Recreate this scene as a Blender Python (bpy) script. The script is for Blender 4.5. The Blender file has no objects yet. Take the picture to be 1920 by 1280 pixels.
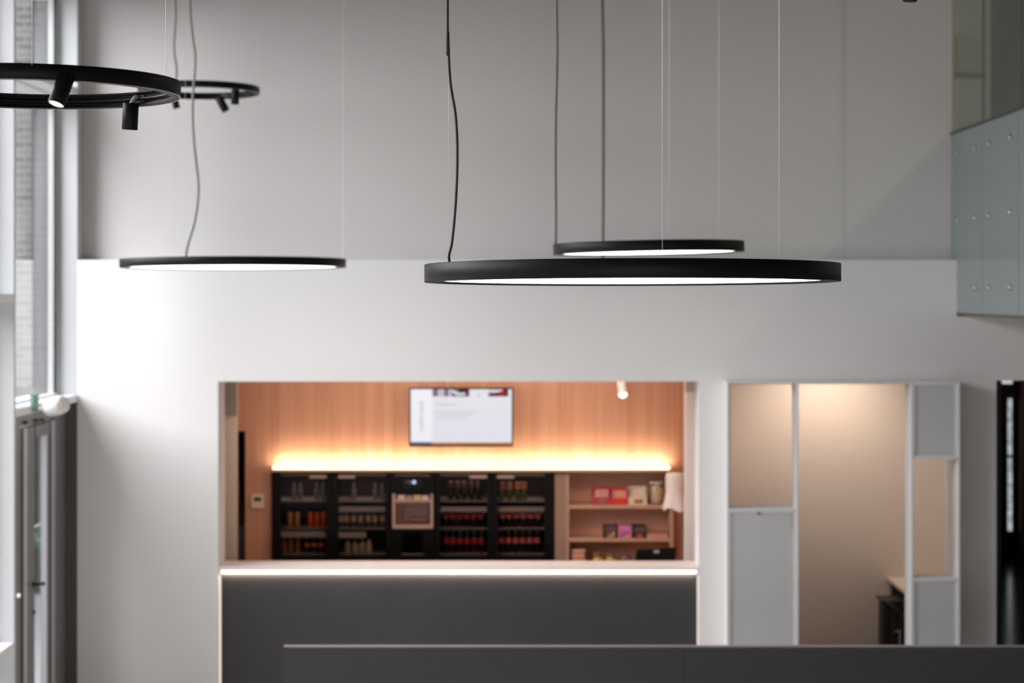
import bpy, bmesh, math, random
from mathutils import Vector, Matrix
random.seed(7)
C = bpy.context.scene
COL = C.collection
PI = math.pi
F = 3550.0; CX = 980.0; CY = 547.0; CAMZ = 3.4; CAMD = 15.4

# ------------------------------------------------------------------ camera
cam = bpy.data.cameras.new('camera'); cam_o = bpy.data.objects.new('camera', cam)
COL.objects.link(cam_o); C.camera = cam_o
cam_o.location = (0, -CAMD, CAMZ); cam_o.rotation_euler = (PI/2, 0, 0)
cam.sensor_width = 36.0; cam.lens = 36.0*F/1920.0
cam.shift_x = -20/1920.0; cam.shift_y = -93/1920.0
cam.clip_start = 0.1; cam.clip_end = 200
cam.dof.use_dof = True; cam.dof.focus_distance = 5.75; cam.dof.aperture_fstop = 3.6

# ------------------------------------------------------------------ view, world, lights
C.view_settings.view_transform = 'Standard'; C.view_settings.look = 'None'
C.view_settings.gamma = 1.0; C.view_settings.use_curve_mapping = False
C.view_settings.exposure = 0.0
C.cycles.use_denoising = True
C.cycles.max_bounces = 10; C.cycles.transparent_max_bounces = 12
C.cycles.sample_clamp_indirect = 6.0
C.cycles.caustics_reflective = False; C.cycles.caustics_refractive = False
W = bpy.data.worlds.new('overcast_sky'); C.world = W; W.use_nodes = True
bg = W.node_tree.nodes['Background']; bg.inputs[0].default_value = (0.94, 0.96, 1.0, 1); bg.inputs[1].default_value = 0.35

def light(name, kind, loc, rot, power, color, size=0.1, size_y=None, spot=None, blend=0.5):
    l = bpy.data.lights.new(name, kind); l.energy = power; l.color = color
    if kind == 'AREA':
        l.size = size
        if size_y: l.shape = 'RECTANGLE'; l.size_y = size_y
    else:
        l.shadow_soft_size = size
    if spot: l.spot_size = math.radians(spot); l.spot_blend = blend
    o = bpy.data.objects.new(name, l); COL.objects.link(o); o.location = loc; o.rotation_euler = rot
    return o
COOL = (0.985, 0.975, 1.0); WARM = (1.0, 0.70, 0.42)
# daylight through the glazed facade on the left (outside the panes)
light('daylight_facade', 'AREA', (-10.5, -6.2, 10.0), (0, -PI/2+0.36, 0), 6500, COOL, 10.0, 15.0)
# added low warm fill behind the camera, no real source there
light('fill_rear', 'AREA', (0.5, -21.0, 1.6), (PI/2-.06, 0, 0), 225, (1, 0.90, 0.86), 7, 2.4)
# lamp on the gallery ceiling to the right, the balustrade cuts its light
light('gallery_lamp_light', 'POINT', (5.55, -3.2, 6.72), (0, 0, 0), 100, (1.0, 0.82, 0.76), 0.05)
# kitchen: light of unseen ceiling spots
light('kitchen_ceiling_light', 'AREA', (-0.55, 1.15, 2.86), (0, 0, 0), 6, (1.0, 0.80, 0.62), 3.2, 0.5)
light('hatch_fill_light', 'AREA', (-0.5, 0.42, 2.63), (math.radians(66), 0, 0), 22, (1.0, 0.74, 0.56), 3.0, 0.25)  # added fill to brighten the shelf niche, no lamp hangs behind the lintel
# warm spotlight in the room behind the white frame unit
light('niche_spot_light', 'SPOT', (2.72, 0.98, 2.92), (math.radians(34), 0, 0), 66, (1.0, 0.82, 0.65), 0.04, spot=140, blend=1.0)

# ------------------------------------------------------------------ helpers
def PX(px, d): return (px-CX)*d/F
def PZ(py, d): return CAMZ-(py-CY)*d/F
def PT(px, py, d): return Vector((PX(px, d), d-CAMD, PZ(py, d)))

def link(name, bm, m, parent=None, smooth=False):
    me = bpy.data.meshes.new(name)
    bmesh.ops.recalc_face_normals(bm, faces=bm.faces[:])
    if parent is not None:
        r = parent
        while r.parent: r = r.parent
        bmesh.ops.translate(bm, verts=bm.verts[:], vec=-r.location)
    bm.to_mesh(me); bm.free()
    if smooth:
        for p in me.polygons: p.use_smooth = True
    me.materials.append(m)
    o = bpy.data.objects.new(name, me); COL.objects.link(o)
    if parent is not None: o.parent = parent
    return o
def tag(o, label=None, cat=None, group=None, kind=None):
    if label: o['label'] = label
    if cat: o['category'] = cat
    if group: o['group'] = group
    if kind: o['kind'] = kind
    return o
def thing(name, label, cat, loc, group=None):
    o = bpy.data.objects.new(name, None); COL.objects.link(o); o.location = loc
    o.empty_display_size = 0.05
    return tag(o, label, cat, group)
def struct(name, bm, m, parent=None):
    o = link(name, bm, m, parent)
    if parent is None: o['kind'] = 'structure'
    return o
def NB(): return bmesh.new()
def box(bm, x0, x1, y0, y1, z0, z1, bev=0.0):
    r = bmesh.ops.create_cube(bm, size=1.0)
    vs = r['verts']
    for v in vs:
        v.co = Vector((x0+(v.co.x+.5)*(x1-x0), y0+(v.co.y+.5)*(y1-y0), z0+(v.co.z+.5)*(z1-z0)))
    if bev > 0:
        es = list({e for v in vs for e in v.link_edges})
        bmesh.ops.bevel(bm, geom=es, offset=bev, segments=2, affect='EDGES', profile=0.5)
    return bm
def pbox(bm, px0, px1, py0, py1, d, depth, bev=0.0):
    """box whose front face, standing d metres before the lens, spans the given part of the frame"""
    return box(bm, PX(px0, d), PX(px1, d), d-CAMD, d-CAMD+depth, PZ(py1, d), PZ(py0, d), bev)
def lathe(bm, prof, c, n=32, axis=None, cap=True):
    """prof: list of (r, h) from bottom to top, around point c; axis = direction of +h"""
    M = Matrix.Translation(c)
    if axis is not None:
        M = M @ Vector((0, 0, 1)).rotation_difference(Vector(axis).normalized()).to_matrix().to_4x4()
    rings = []
    for r, h in prof:
        rings.append([bm.verts.new(M @ Vector((r*math.cos(2*PI*i/n), r*math.sin(2*PI*i/n), h))) for i in range(n)])
    for a, b in zip(rings, rings[1:]):
        for i in range(n):
            bm.faces.new((a[i], a[(i+1) % n], b[(i+1) % n], b[i]))
    if cap:
        bm.faces.new(rings[0][::-1]); bm.faces.new(rings[-1])
    return bm
def closed_lathe(bm, prof, M, n=96):
    rings = []
    for r, h in prof:
        rings.append([bm.verts.new(M @ Vector((r*math.cos(2*PI*i/n), r*math.sin(2*PI*i/n), h))) for i in range(n)])
    rings.append(rings[0])
    for a, b in zip(rings, rings[1:]):
        for i in range(n):
            bm.faces.new((a[i], a[(i+1) % n], b[(i+1) % n], b[i]))
    return bm
def tube(bm, pts, r, n=8):
    pts = [Vector(p) for p in pts]
    rings = []
    for i, p in enumerate(pts):
        t = (pts[min(i+1, len(pts)-1)]-pts[max(i-1, 0)]).normalized()
        u = t.cross(Vector((0, 1, 0)))
        if u.length < 1e-3: u = t.cross(Vector((1, 0, 0)))
        u.normalize(); v = t.cross(u)
        rings.append([bm.verts.new(p+u*r*math.cos(2*PI*k/n)+v*r*math.sin(2*PI*k/n)) for k in range(n)])
    for a, b in zip(rings, rings[1:]):
        for k in range(n): bm.faces.new((a[k], a[(k+1) % n], b[(k+1) % n], b[k]))
    bm.faces.new(rings[0][::-1]); bm.faces.new(rings[-1])
    return bm
def smooth_path(pts, k=8):
    P = [Vector(p) for p in pts]; P = [2*P[0]-P[1]]+P+[2*P[-1]-P[-2]]
    out = []
    for i in range(1, len(P)-2):
        for j in range(k):
            t = j/k
            out.append(0.5*((2*P[i])+(P[i+1]-P[i-1])*t+(2*P[i-1]-5*P[i]+4*P[i+1]-P[i+2])*t*t+(3*P[i]-P[i-1]-3*P[i+1]+P[i+2])*t**3))
    out.append(P[-2]); return out
def dup(root, loc, label, group=None):
    r = root.copy(); COL.objects.link(r); r.location = loc; r['label'] = label
    if group: r['group'] = group
    for ch in list(root.children):
        c = ch.copy(); COL.objects.link(c); c.parent = r
    return r

# ------------------------------------------------------------------ materials
MATS = {}
def mat(name, col, rough=0.5, metal=0.0, var=0.04, scale=6.0, bump=0.0, spec=0.5, emit=0.0, ecol=None, coat=0.0):
    if name in MATS: return MATS[name]
    m = bpy.data.materials.new(name); m.use_nodes = True; nt = m.node_tree
    b = nt.nodes['Principled BSDF']
    b.inputs['Roughness'].default_value = rough; b.inputs['Metallic'].default_value = metal
    b.inputs['Specular IOR Level'].default_value = spec
    b.inputs['Coat Weight'].default_value = coat
    tc = nt.nodes.new('ShaderNodeTexCoord'); nz = nt.nodes.new('ShaderNodeTexNoise')
    nz.inputs['Scale'].default_value = scale; nz.inputs['Detail'].default_value = 4
    nt.links.new(tc.outputs['Object'], nz.inputs['Vector'])
    mx = nt.nodes.new('ShaderNodeMix'); mx.data_type = 'RGBA'
    mx.inputs[6].default_value = tuple(c*(1-var) for c in col)+(1,)
    mx.inputs[7].default_value = tuple(min(1, c*(1+var)) for c in col)+(1,)
    nt.links.new(nz.outputs['Fac'], mx.inputs[0]); nt.links.new(mx.outputs[2], b.inputs['Base Color'])
    if bump > 0:
        bp = nt.nodes.new('ShaderNodeBump'); bp.inputs['Strength'].default_value = bump; bp.inputs['Distance'].default_value = 0.01
        nt.links.new(nz.outputs['Fac'], bp.inputs['Height']); nt.links.new(bp.outputs[0], b.inputs['Normal'])
    if emit > 0:
        b.inputs['Emission Color'].default_value = tuple(ecol or col)+(1,); b.inputs['Emission Strength'].default_value = emit
    MATS[name] = m; return m
def wood(name, a, b_, planks=True, rough=0.5):
    m = bpy.data.materials.new(name); m.use_nodes = True; nt = m.node_tree; N = nt.nodes; L = nt.links
    p = N['Principled BSDF']; p.inputs['Roughness'].default_value = rough
    g = N.new('ShaderNodeNewGeometry'); mp = N.new('ShaderNodeMapping'); mp.inputs['Scale'].default_value = (26, 26, 0.9)
    L.new(g.outputs['Position'], mp.inputs[0])
    nz = N.new('ShaderNodeTexNoise'); nz.inputs['Scale'].default_value = 1.0; nz.inputs['Detail'].default_value = 6; nz.inputs['Distortion'].default_value = 0.4
    L.new(mp.outputs[0], nz.inputs['Vector'])
    sx = N.new('ShaderNodeSeparateXYZ'); L.new(g.outputs['Position'], sx.inputs[0])
    mu = N.new('ShaderNodeMath'); mu.operation = 'MULTIPLY'; mu.inputs[1].default_value = 12.5; L.new(sx.outputs[0], mu.inputs[0])
    fl = N.new('ShaderNodeMath'); fl.operation = 'FLOOR'; L.new(mu.outputs[0], fl.inputs[0])
    wn = N.new('ShaderNodeTexWhiteNoise'); wn.noise_dimensions = '1D'; L.new(fl.outputs[0], wn.inputs['W'])
    ad = N.new('ShaderNodeMix'); ad.data_type = 'FLOAT'; ad.inputs[0].default_value = 0.24 if planks else 0.05
    L.new(nz.outputs['Fac'], ad.inputs[2]); L.new(wn.outputs['Value'], ad.inputs[3])
    cr = N.new('ShaderNodeValToRGB'); cr.color_ramp.elements[0].color = a+(1,); cr.color_ramp.elements[1].color = b_+(1,)
    cr.color_ramp.elements[0].position = 0.2; cr.color_ramp.elements[1].position = 0.8
    L.new(ad.outputs[0], cr.inputs[0]); L.new(cr.outputs[0], p.inputs['Base Color'])
    return m
def pane_glass(name, tint=(1, 1, 1), ior=1.5, rough=0.0):
    m = bpy.data.materials.new(name); m.use_nodes = True; nt = m.node_tree; N = nt.nodes; L = nt.links
    N.remove(N['Principled BSDF']); out = N['Material Output']
    t = N.new('ShaderNodeBsdfTransparent'); t.inputs[0].default_value = tint+(1,)
    g = N.new('ShaderNodeBsdfGlossy'); g.inputs['Roughness'].default_value = rough; g.inputs[0].default_value = (1, 1, 1, 1)
    fr = N.new('ShaderNodeFresnel'); 
    ge = N.new('ShaderNodeNewGeometry'); mr = N.new('ShaderNodeMapRange'); mr.inputs['To Min'].default_value = ior; mr.inputs['To Max'].default_value = 1/ior
    L.new(ge.outputs['Backfacing'], mr.inputs['Value']); L.new(mr.outputs[0], fr.inputs['IOR'])
    mx = N.new('ShaderNodeMixShader'); L.new(fr.outputs[0], mx.inputs[0]); L.new(t.outputs[0], mx.inputs[1]); L.new(g.outputs[0], mx.inputs[2])
    L.new(mx.outputs[0], out.inputs[0]); return m
def brick(name, a, b_, mortar):
    m = bpy.data.materials.new(name); m.use_nodes = True; nt = m.node_tree; N = nt.nodes; L = nt.links
    p = N['Principled BSDF']; p.inputs['Roughness'].default_value = 0.9
    g = N.new('ShaderNodeNewGeometry'); mp = N.new('ShaderNodeMapping'); mp.inputs['Rotation'].default_value = (PI/2, 0, 0)
    L.new(g.outputs['Position'], mp.inputs[0])
    bk = N.new('ShaderNodeTexBrick'); bk.inputs['Color1'].default_value = a+(1,); bk.inputs['Color2'].default_value = b_+(1,)
    bk.inputs['Mortar'].default_value = mortar+(1,); bk.inputs['Scale'].default_value = 1.0
    bk.inputs['Brick Width'].default_value = 0.22; bk.inputs['Row Height'].default_value = 0.085; bk.inputs['Mortar Size'].default_value = 0.012
    L.new(mp.outputs[0], bk.inputs['Vector']); L.new(bk.outputs['Color'], p.inputs['Base Color']); return m
def emis(name, col, s):
    return mat(name, tuple(c*0.06 for c in col), 0.5, emit=s, ecol=col, var=0.0, spec=0.2)

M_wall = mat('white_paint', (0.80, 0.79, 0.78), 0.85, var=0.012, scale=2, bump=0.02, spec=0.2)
M_wall2 = mat('white_paint_shaded', (0.655, 0.642, 0.627), 0.85, var=0.012, scale=2, bump=0.02, spec=0.2)  # wall white darkened in the colour to stand in for shade high up
M_ceil = mat('ceiling_paint', (0.07, 0.068, 0.065), 0.9)
M_floor = mat('pale_floor', (0.58, 0.56, 0.545), 0.5, scale=3)  # kept pale so the unseen floor bounces light onto the lower walls
M_metal = mat('light_grey_metal', (0.55, 0.565, 0.575), 0.5, var=0.02, spec=0.4)
M_metal2 = mat('white_sill', (0.80, 0.81, 0.82), 0.45, var=0.02)
M_dframe = mat('door_frame_grey', (0.20, 0.195, 0.195), 0.4, var=0.03)
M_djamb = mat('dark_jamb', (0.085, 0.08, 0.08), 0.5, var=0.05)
M_gasket = mat('black_gasket', (0.02, 0.025, 0.022), 0.5)
M_alu = mat('aluminium', (0.62, 0.62, 0.65), 0.3, metal=0.3)
M_black = mat('matt_black', (0.007, 0.007, 0.0075), 0.45, var=0.1, scale=40, spec=0.16)
M_blackgl = mat('gloss_black', (0.005, 0.004, 0.004), 0.38, var=0.1, spec=0.12)
M_cable = mat('black_cable', (0.02, 0.02, 0.02), 0.5)
M_cableg = mat('grey_cable', (0.20, 0.20, 0.20), 0.5)
M_wire = mat('steel_wire', (0.72, 0.70, 0.68), 0.3, metal=0.2)
M_glass = pane_glass('window_glass', (0.96, 0.965, 0.965), 1.52)
M_dglass = pane_glass('door_glass', (0.66, 0.67, 0.68), 1.12)
M_gglass = pane_glass('gallery_glass', (0.74, 0.80, 0.74), 1.25)
M_frost = mat('frosted_balustrade_glass', (0.215, 0.265, 0.258), 0.12, var=0.03, scale=1.5, spec=0.55)
M_wood = wood('oak_cladding', (0.40, 0.185, 0.115), (0.56, 0.30, 0.20))
M_wood2 = wood('shelf_oak', (0.50, 0.29, 0.19), (0.60, 0.37, 0.25), planks=False)
M_beige = mat('beige_paint', (0.76, 0.61, 0.50), 0.8, var=0.02)
M_beige2 = mat('taupe_box', (0.33, 0.28, 0.24), 0.8, var=0.02)
M_counter = mat('white_worktop', (0.86, 0.80, 0.76), 0.4, var=0.02)
M_front = mat('anthracite_panel', (0.052, 0.052, 0.054), 0.55, var=0.12, scale=2.2, spec=0.3)
M_part = mat('dark_parapet', (0.036, 0.036, 0.038), 0.5, var=0.1, scale=2, spec=0.35)
M_parttop = mat('parapet_trim', (0.26, 0.225, 0.22), 0.4)
M_unit = mat('white_lacquer', (0.74, 0.74, 0.745), 0.45, var=0.01)
M_unitp = mat('grey_panel', (0.56, 0.57, 0.575), 0.5, var=0.01)
M_disc = emis('lamp_diffuser', (1.0, 0.89, 0.82), 4.2)
M_disc_up = emis('lamp_up_diffuser', (1.0, 0.80, 0.72), 0.4)
M_lens = emis('spot_lens', (1.0, 0.80, 0.62), 4.0)
M_lensk = emis('kitchen_spot_lens', (1.0, 0.92, 0.80), 3.5)
M_led = emis('warm_led', (1.0, 0.80, 0.50), 3.6)
M_led2 = emis('counter_led', (1.0, 0.84, 0.70), 3.0)
M_led3 = emis('side_led', (1.0, 0.80, 0.70), 1.1)
M_green = mat('sign_green', (0.03, 0.16, 0.07), 0.5)
M_greenl = mat('sign_pale_green', (0.30, 0.42, 0.36), 0.5)
M_white = mat('white_plastic', (0.78, 0.78, 0.76), 0.45)
M_cream = mat('cream_plastic', (0.62, 0.55, 0.44), 0.5)
M_copper = mat('copper_bits', (0.10, 0.045, 0.025), 0.5)
M_steel = mat('brushed_steel', (0.55, 0.55, 0.55), 0.25, metal=0.9)
M_fglass = pane_glass('fridge_glass', (0.80, 0.78, 0.77), 1.12, 0.05)
M_fin = mat('fridge_interior', (0.07, 0.066, 0.066), 0.6)
M_rail = mat('price_rail', (0.36, 0.30, 0.28), 0.5)
M_bar = mat('fridge_header_bar', (0.16, 0.11, 0.10), 0.5)
M_handle = mat('fridge_handle', (0.42, 0.31, 0.28), 0.4)
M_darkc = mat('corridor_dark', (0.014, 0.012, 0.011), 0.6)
M_brickA = brick('brick_grey_light', (0.085, 0.085, 0.086), (0.062, 0.064, 0.067), (0.11, 0.11, 0.11))
M_brickB = brick('brick_grey_dark', (0.23, 0.23, 0.232), (0.13, 0.132, 0.135), (0.29, 0.29, 0.29))

# ------------------------------------------------------------------ setting: the hall
XL = PX(145, 15.4)          # left end of the white wall
XR = 3.53                   # plane of the balustrade
CEIL = 7.0
bm = NB(); box(bm, -9, 9, -23, 0.0, -0.2, 0.0); box(bm, -3.9, 9, 0.0, 11, -0.2, 0.0)
struct('floor', bm, M_floor)
bm = NB(); box(bm, -3.9, 9, -23, 0.6, CEIL, CEIL+0.2); struct('ceiling', bm, M_ceil)
# projecting white wall with three openings
oA0, oA1, oAt = PX(409, 15.4), PX(1310, 15.4), PZ(715, 15.4)
oB0, oB1, oBt = PX(1369, 15.4), PX(1793, 15.4), PZ(720, 15.4)
oC0, oCt = PX(1868, 15.4), PZ(713, 15.4)
ztop = PZ(487, 15.4); T = 0.35; zg = 3.2
bm = NB()
box(bm, XL, oA0, 0, T, 0, ztop)
box(bm, oA0, oA1, 0, T, oAt, ztop)
box(bm, oA1, oB0, 0, T, 0, ztop)
box(bm, oB0, oB1, 0, T, oBt, ztop)
box(bm, oB1, XR, 0, T, 0, ztop)
box(bm, XR, oC0, 0, T, 0, zg)
box(bm, oC0, 7, 0, T, oCt, zg)
struct('wall_back', bm, M_wall)
Yu = 0.2; Xg0 = -3.80
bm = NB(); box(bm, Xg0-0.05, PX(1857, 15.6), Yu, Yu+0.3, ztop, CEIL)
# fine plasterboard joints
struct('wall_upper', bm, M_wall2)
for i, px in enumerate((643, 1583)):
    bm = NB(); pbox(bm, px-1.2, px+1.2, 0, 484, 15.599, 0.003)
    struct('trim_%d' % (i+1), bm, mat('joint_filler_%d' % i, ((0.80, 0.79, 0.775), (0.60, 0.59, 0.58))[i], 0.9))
bm = NB(); box(bm, -4.0, 7.5, -23.2, -23.0, 0, CEIL); struct('wall_rear', bm, mat('rear_wall_grey', (0.22, 0.21, 0.20), 0.9))
bm = NB(); box(bm, 7.0, 7.2, -23, 0.5, 0, CEIL); struct('wall_right', bm, mat('gallery_wall', (0.10, 0.10, 0.095), 0.8))
# dark doorway wall on the gallery
bm = NB(); box(bm, PX(1857, 15.6), 7.0, Yu+0.25, Yu+0.4, zg, CEIL)
struct('wall_gallery', bm, mat('gallery_dark_door', (0.045, 0.043, 0.040), 0.5))
bm = NB(); box(bm, XR+0.06, 7.0, -12, Yu, zg, zg+0.14); struct('floor_gallery', bm, mat('gallery_floor', (0.3, 0.26, 0.23), 0.6))

# ---- left facade
Xg = -3.80; Xi = XL
P0, P1 = PT(27, 0, 13.49).y, PT(27, 0, 13.49).y+0.04      # pier next to the last bay
def pier(n, y0, y1):
    bm = NB(); box(bm, -4.05, Xi, y0, y1, 0, CEIL, 0.004); struct('trim_%d' % n, bm, M_metal)
pier(10, P0, P1)
bays = []
y = P0; k = 11
while y > -21:
    y1 = y; y0 = y-2.35
    pier(k, y0-0.2, y0); bays.append((y0, y1)); y = y0-0.2; k += 1
def pane(n, y0, y1, z0, z1, fr=0.05):
    bm = NB()
    box(bm, Xg-0.05, Xg+0.02, y0, y0+fr, z0, z1); box(bm, Xg-0.05, Xg+0.02, y1-fr, y1, z0, z1)
    box(bm, Xg-0.05, Xg+0.02, y0+fr, y1-fr, z0, z0+fr*0.4); box(bm, Xg-0.05, Xg+0.02, y0+fr, y1-fr, z1-fr*0.4, z1)
    w = struct('window_%d' % n, bm, M_metal2)
    g = NB(); box(g, Xg-0.006, Xg, y0+fr, y1-fr, z0+fr*0.4, z1-fr*0.4)
    link('glass_pane', g, M_glass, w)
    return w
ZH = 5.82      # window heads, a closed spandrel above
bm = NB(); box(bm, -4.05, Xg, -23, 0.3, ZH, CEIL); struct('wall_left', bm, M_wall)
n = 1
for (y0, y1) in bays:
    for (z0, z1) in ((0.06, 0.85), (0.907, 3.33), (3.385, ZH)):
        pane(n, y0, y1, z0, z1); n += 1
    for zz in (0.85, 3.33):
        bm = NB(); box(bm, -4.02, Xi, y0, y1, zz, zz+0.055, 0.003); struct('trim_%d' % (30+n), bm, M_metal2); n += 1
# last bay next to the white wall: two transom shelves, glass above, door below
jy = 0.0
Zt = PZ(740, 15.4); Zu = PZ(181, 15.4)
for i, (a, b) in enumerate(((Zt-0.058, Zt), (Zu, Zu+0.07))):
    bm = NB(); box(bm, -4.02, Xi, P1, jy-0.001, a, b, 0.003); struct('trim_%d' % (80+i), bm, M_metal2)
pane(60, P1, jy, Zt, Zu, 0.04); pane(61, P1, jy, Zu+0.07, ZH, 0.04)
bm = NB(); box(bm, Xg-0.004, Xg+0.021, -0.046, -0.0405, Zt+0.005, Zu-0.005)
box(bm, Xg-0.004, Xg+0.021, -0.046, -0.0405, Zu+0.075, ZH); struct('trim_83', bm, M_gasket)
bm = NB(); box(bm, Xg-0.05, Xi, jy, 0.3, Zt, CEIL); struct('trim_84', bm, M_metal)
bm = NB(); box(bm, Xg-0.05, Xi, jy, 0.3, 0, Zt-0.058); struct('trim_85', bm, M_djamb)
# glazed door under the lower transom
Xd = -3.72
def dy(px): return Xd*F/(px-CX)-CAMD
Zd = Zt-0.062
bm = NB()
box(bm, Xd-0.08, Xd, dy(28), dy(38), 0, Zd); box(bm, Xd-0.08, Xd, dy(102), jy-0.001, 0, Zd)
box(bm, Xd-0.08, Xd, dy(38), dy(102), Zd-0.10, Zd)
door = struct('door_1', bm, M_dframe)
zl = Zd-0.12
bm = NB(); box(bm, Xd-0.05, Xd+0.003, dy(50), dy(64), 0.02, zl); box(bm, Xd-0.05, Xd+0.003, dy(90.5), dy(91.5), 0.02, zl)
box(bm, Xd-0.05, Xd+0.012, dy(64), dy(90.5), zl-0.09, zl); box(bm, Xd-0.05, Xd+0.012, dy(64), dy(90.5), 0.02, 0.22)
link('door_leaf', bm, mat('leaf_grey', (0.21, 0.20, 0.197), 0.45), door)
bm = NB(); box(bm, Xd-0.03, Xd-0.024, dy(64), dy(90.5), 0.22, zl-0.09); link('glass_pane', bm, M_dglass, door)
for a, b in ((38, 44), (91.5, 96)):
    bm = NB(); box(bm, Xd-0.05, Xd+0.001, dy(a), dy(b), 0, zl); link('gasket', bm, M_gasket, door)
for a, b in ((44, 50), (96, 102), (86, 89)):
    bm = NB(); box(bm, Xd-0.04, Xd+0.004, dy(a), dy(b), 0.02, zl); link('edge_profile', bm, M_alu, door)
# lever handle and cylinder lock
yh = dy(60); zh = PZ(1095, CAMD+yh)
bm = NB(); lathe(bm, [(0.022, 0), (0.022, 0.008), (0.010, 0.012), (0.010, 0.055)], Vector((Xd+0.012, yh, zh)), 16, (1, 0, 0))
tube(bm, smooth_path([(Xd+0.062, yh, zh), (Xd+0.066, yh+0.05, zh+0.002), (Xd+0.064, yh+0.11, zh-0.006), (Xd+0.05, yh+0.14, zh-0.03)], 5), 0.009, 10)
h = link('door_handle', bm, M_black, door, True); h['label'] = 'black lever handle'
bm = NB(); lathe(bm, [(0.017, 0), (0.017, 0.008), (0.008, 0.010)], Vector((Xd+0.012, yh+0.01, PZ(1148, CAMD+yh))), 16, (1, 0, 0))
link('door_lock', bm, M_blackgl, door, True)
# hinge / closer bits at the door head
for px, py in ((45, 792), (65, 788), (76, 787)):
    bm = NB(); yy = dy(px); box(bm, Xd+0.0, Xd+0.03, yy-0.02, yy+0.02, PZ(py+3, CAMD+yy), PZ(py-3, CAMD+yy), 0.003)
    link('hinge', bm, M_copper, door)
yy = dy(33)
bm = NB(); lathe(bm, [(0.014, 0), (0.014, 0.012), (0.006, 0.02)], Vector((Xd+0.0, yy, PZ(1116, CAMD+yy))), 16, (1, 0, 0))
t_ = tag(link('push_button', bm, emis('button_light', (1, 1, 1), 1.2), None, True), 'small round white lit button on the left door post', 'button')
# outside: grey brick neighbour building, canopy added out of view to carry the sign, ground
bm = NB(); box(bm, -12, -3.95, 6.0, 6.3, 0, 9)
o = tag(link('brick_building', bm, M_brickA), 'grey brick building outside, seen through the tall left window', 'building')
bm = NB(); box(bm, -6.35, -5.53, 5.94, 6.0, 0, 9)
o2 = tag(link('brick_pillar', bm, M_brickB), 'dark banded brick pier of the building outside the left window', 'pillar')
bm = NB(); box(bm, -14, -4.1, -23, 6, -0.25, -0.02); struct('floor_outside', bm, mat('paving', (0.78, 0.78, 0.78), 0.9))
bm = NB(); box(bm, -5.0, -3.96, 0.35, 2.4, Zt-0.2, Zt-0.06); tag(link('slab', bm, M_djamb), 'dark flat canopy outside, added to carry the exit sign', 'slab')
# green exit signs and the white emergency lamp on the transom
d = 13.95
s = thing('exit_sign', 'small green and white exit sign standing on the door transom', 'sign', PT(64, 770, d))
bm = NB(); pbox(bm, 56, 70, 737, 772, d, 0.05, 0.003); link('sign_body', bm, M_greenl, s)
bm = NB(); pbox(bm, 62, 69, 741, 770, d-0.004, 0.004); link('sign_face', bm, mat('exit_face', (0.10, 0.24, 0.15), 0.4, var=0.6, scale=60), s)
bm = NB(); box(bm, -0.02, 0.01, -0.9, -0.9, 0, 0) if False else None
ys = 1.6; ds = CAMD+ys
s = thing('exit_sign', 'green exit sign with white border, seen through the door glass', 'sign', PT(76, 1005, ds))
bm2 = NB()
zc = PZ(1005, ds); xc = PX(76, ds)
R_ = Matrix.Translation((xc, ys, zc)) @ Matrix.Rotation(math.radians(-24), 4, 'Y')
def rbox(bm, M, sx, sy, sz, bev=0.0, off=(0, 0, 0)):
    r = bmesh.ops.create_cube(bm, size=1.0, matrix=M @ Matrix.Translation(off) @ Matrix.Diagonal((sx, sy, sz, 1)))
    if bev: bmesh.ops.bevel(bm, geom=list({e for v in r['verts'] for e in v.link_edges}), offset=bev, segments=2, affect='EDGES')
rbox(bm2, R_, 0.16, 0.02, 0.18); link('sign_body', bm2, M_green, s)
bm2 = NB(); rbox(bm2, R_, 0.16, 0.03, 0.022, 0, (0, -0.003, 0.10)); link('sign_border', bm2, M_white, s)
bm2 = NB(); rbox(bm2, R_, 0.03, 0.024, 0.03, 0, (-0.04, -0.004, 0.035)); rbox(bm2, R_, 0.09, 0.024, 0.014, 0, (0.0, -0.004, -0.03)); rbox(bm2, R_, 0.014, 0.024, 0.05, 0, (-0.03, -0.004, 0.0))
link('sign_symbol', bm2, M_greenl, s)
bm2 = NB(); tube(bm2, [(xc, ys, zc+.09), (xc, ys, Zt-.201)], .008); link('hanging_rod', bm2, M_dframe, s)
d = 14.0
s = thing('emergency_lamp', 'white drum shaped emergency lamp mounted beside the door transom', 'lamp', PT(100, 760, d))
c0 = PT(93, 763, d); c1 = PT(121, 757, d-0.1)
ax = (c1-c0).normalized(); L_ = (c1-c0).length
bm = NB(); lathe(bm, [(0.062, 0), (0.070, 0.012), (0.072, L_*0.6), (0.062, L_*0.92), (0.05, L_)], c0, 24, ax); link('lamp_housing', bm, M_white, s, True)
bm = NB(); lathe(bm, [(0.012, -0.12), (0.014, -0.062), (0.03, -0.06), (0.066, -0.008), (0.066, 0)], c0, 24, ax); link('mounting_cone', bm, M_white, s, True)
bm = NB(); lathe(bm, [(0.068, -0.008), (0.069, 0.004)], c0, 24, ax); link('seam_ring', bm, M_cream, s, True)
bm = NB(); pbox(bm, 107, 117, 754, 765, d-0.155, 0.03); link('label_plate', bm, M_cream, s)

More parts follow.
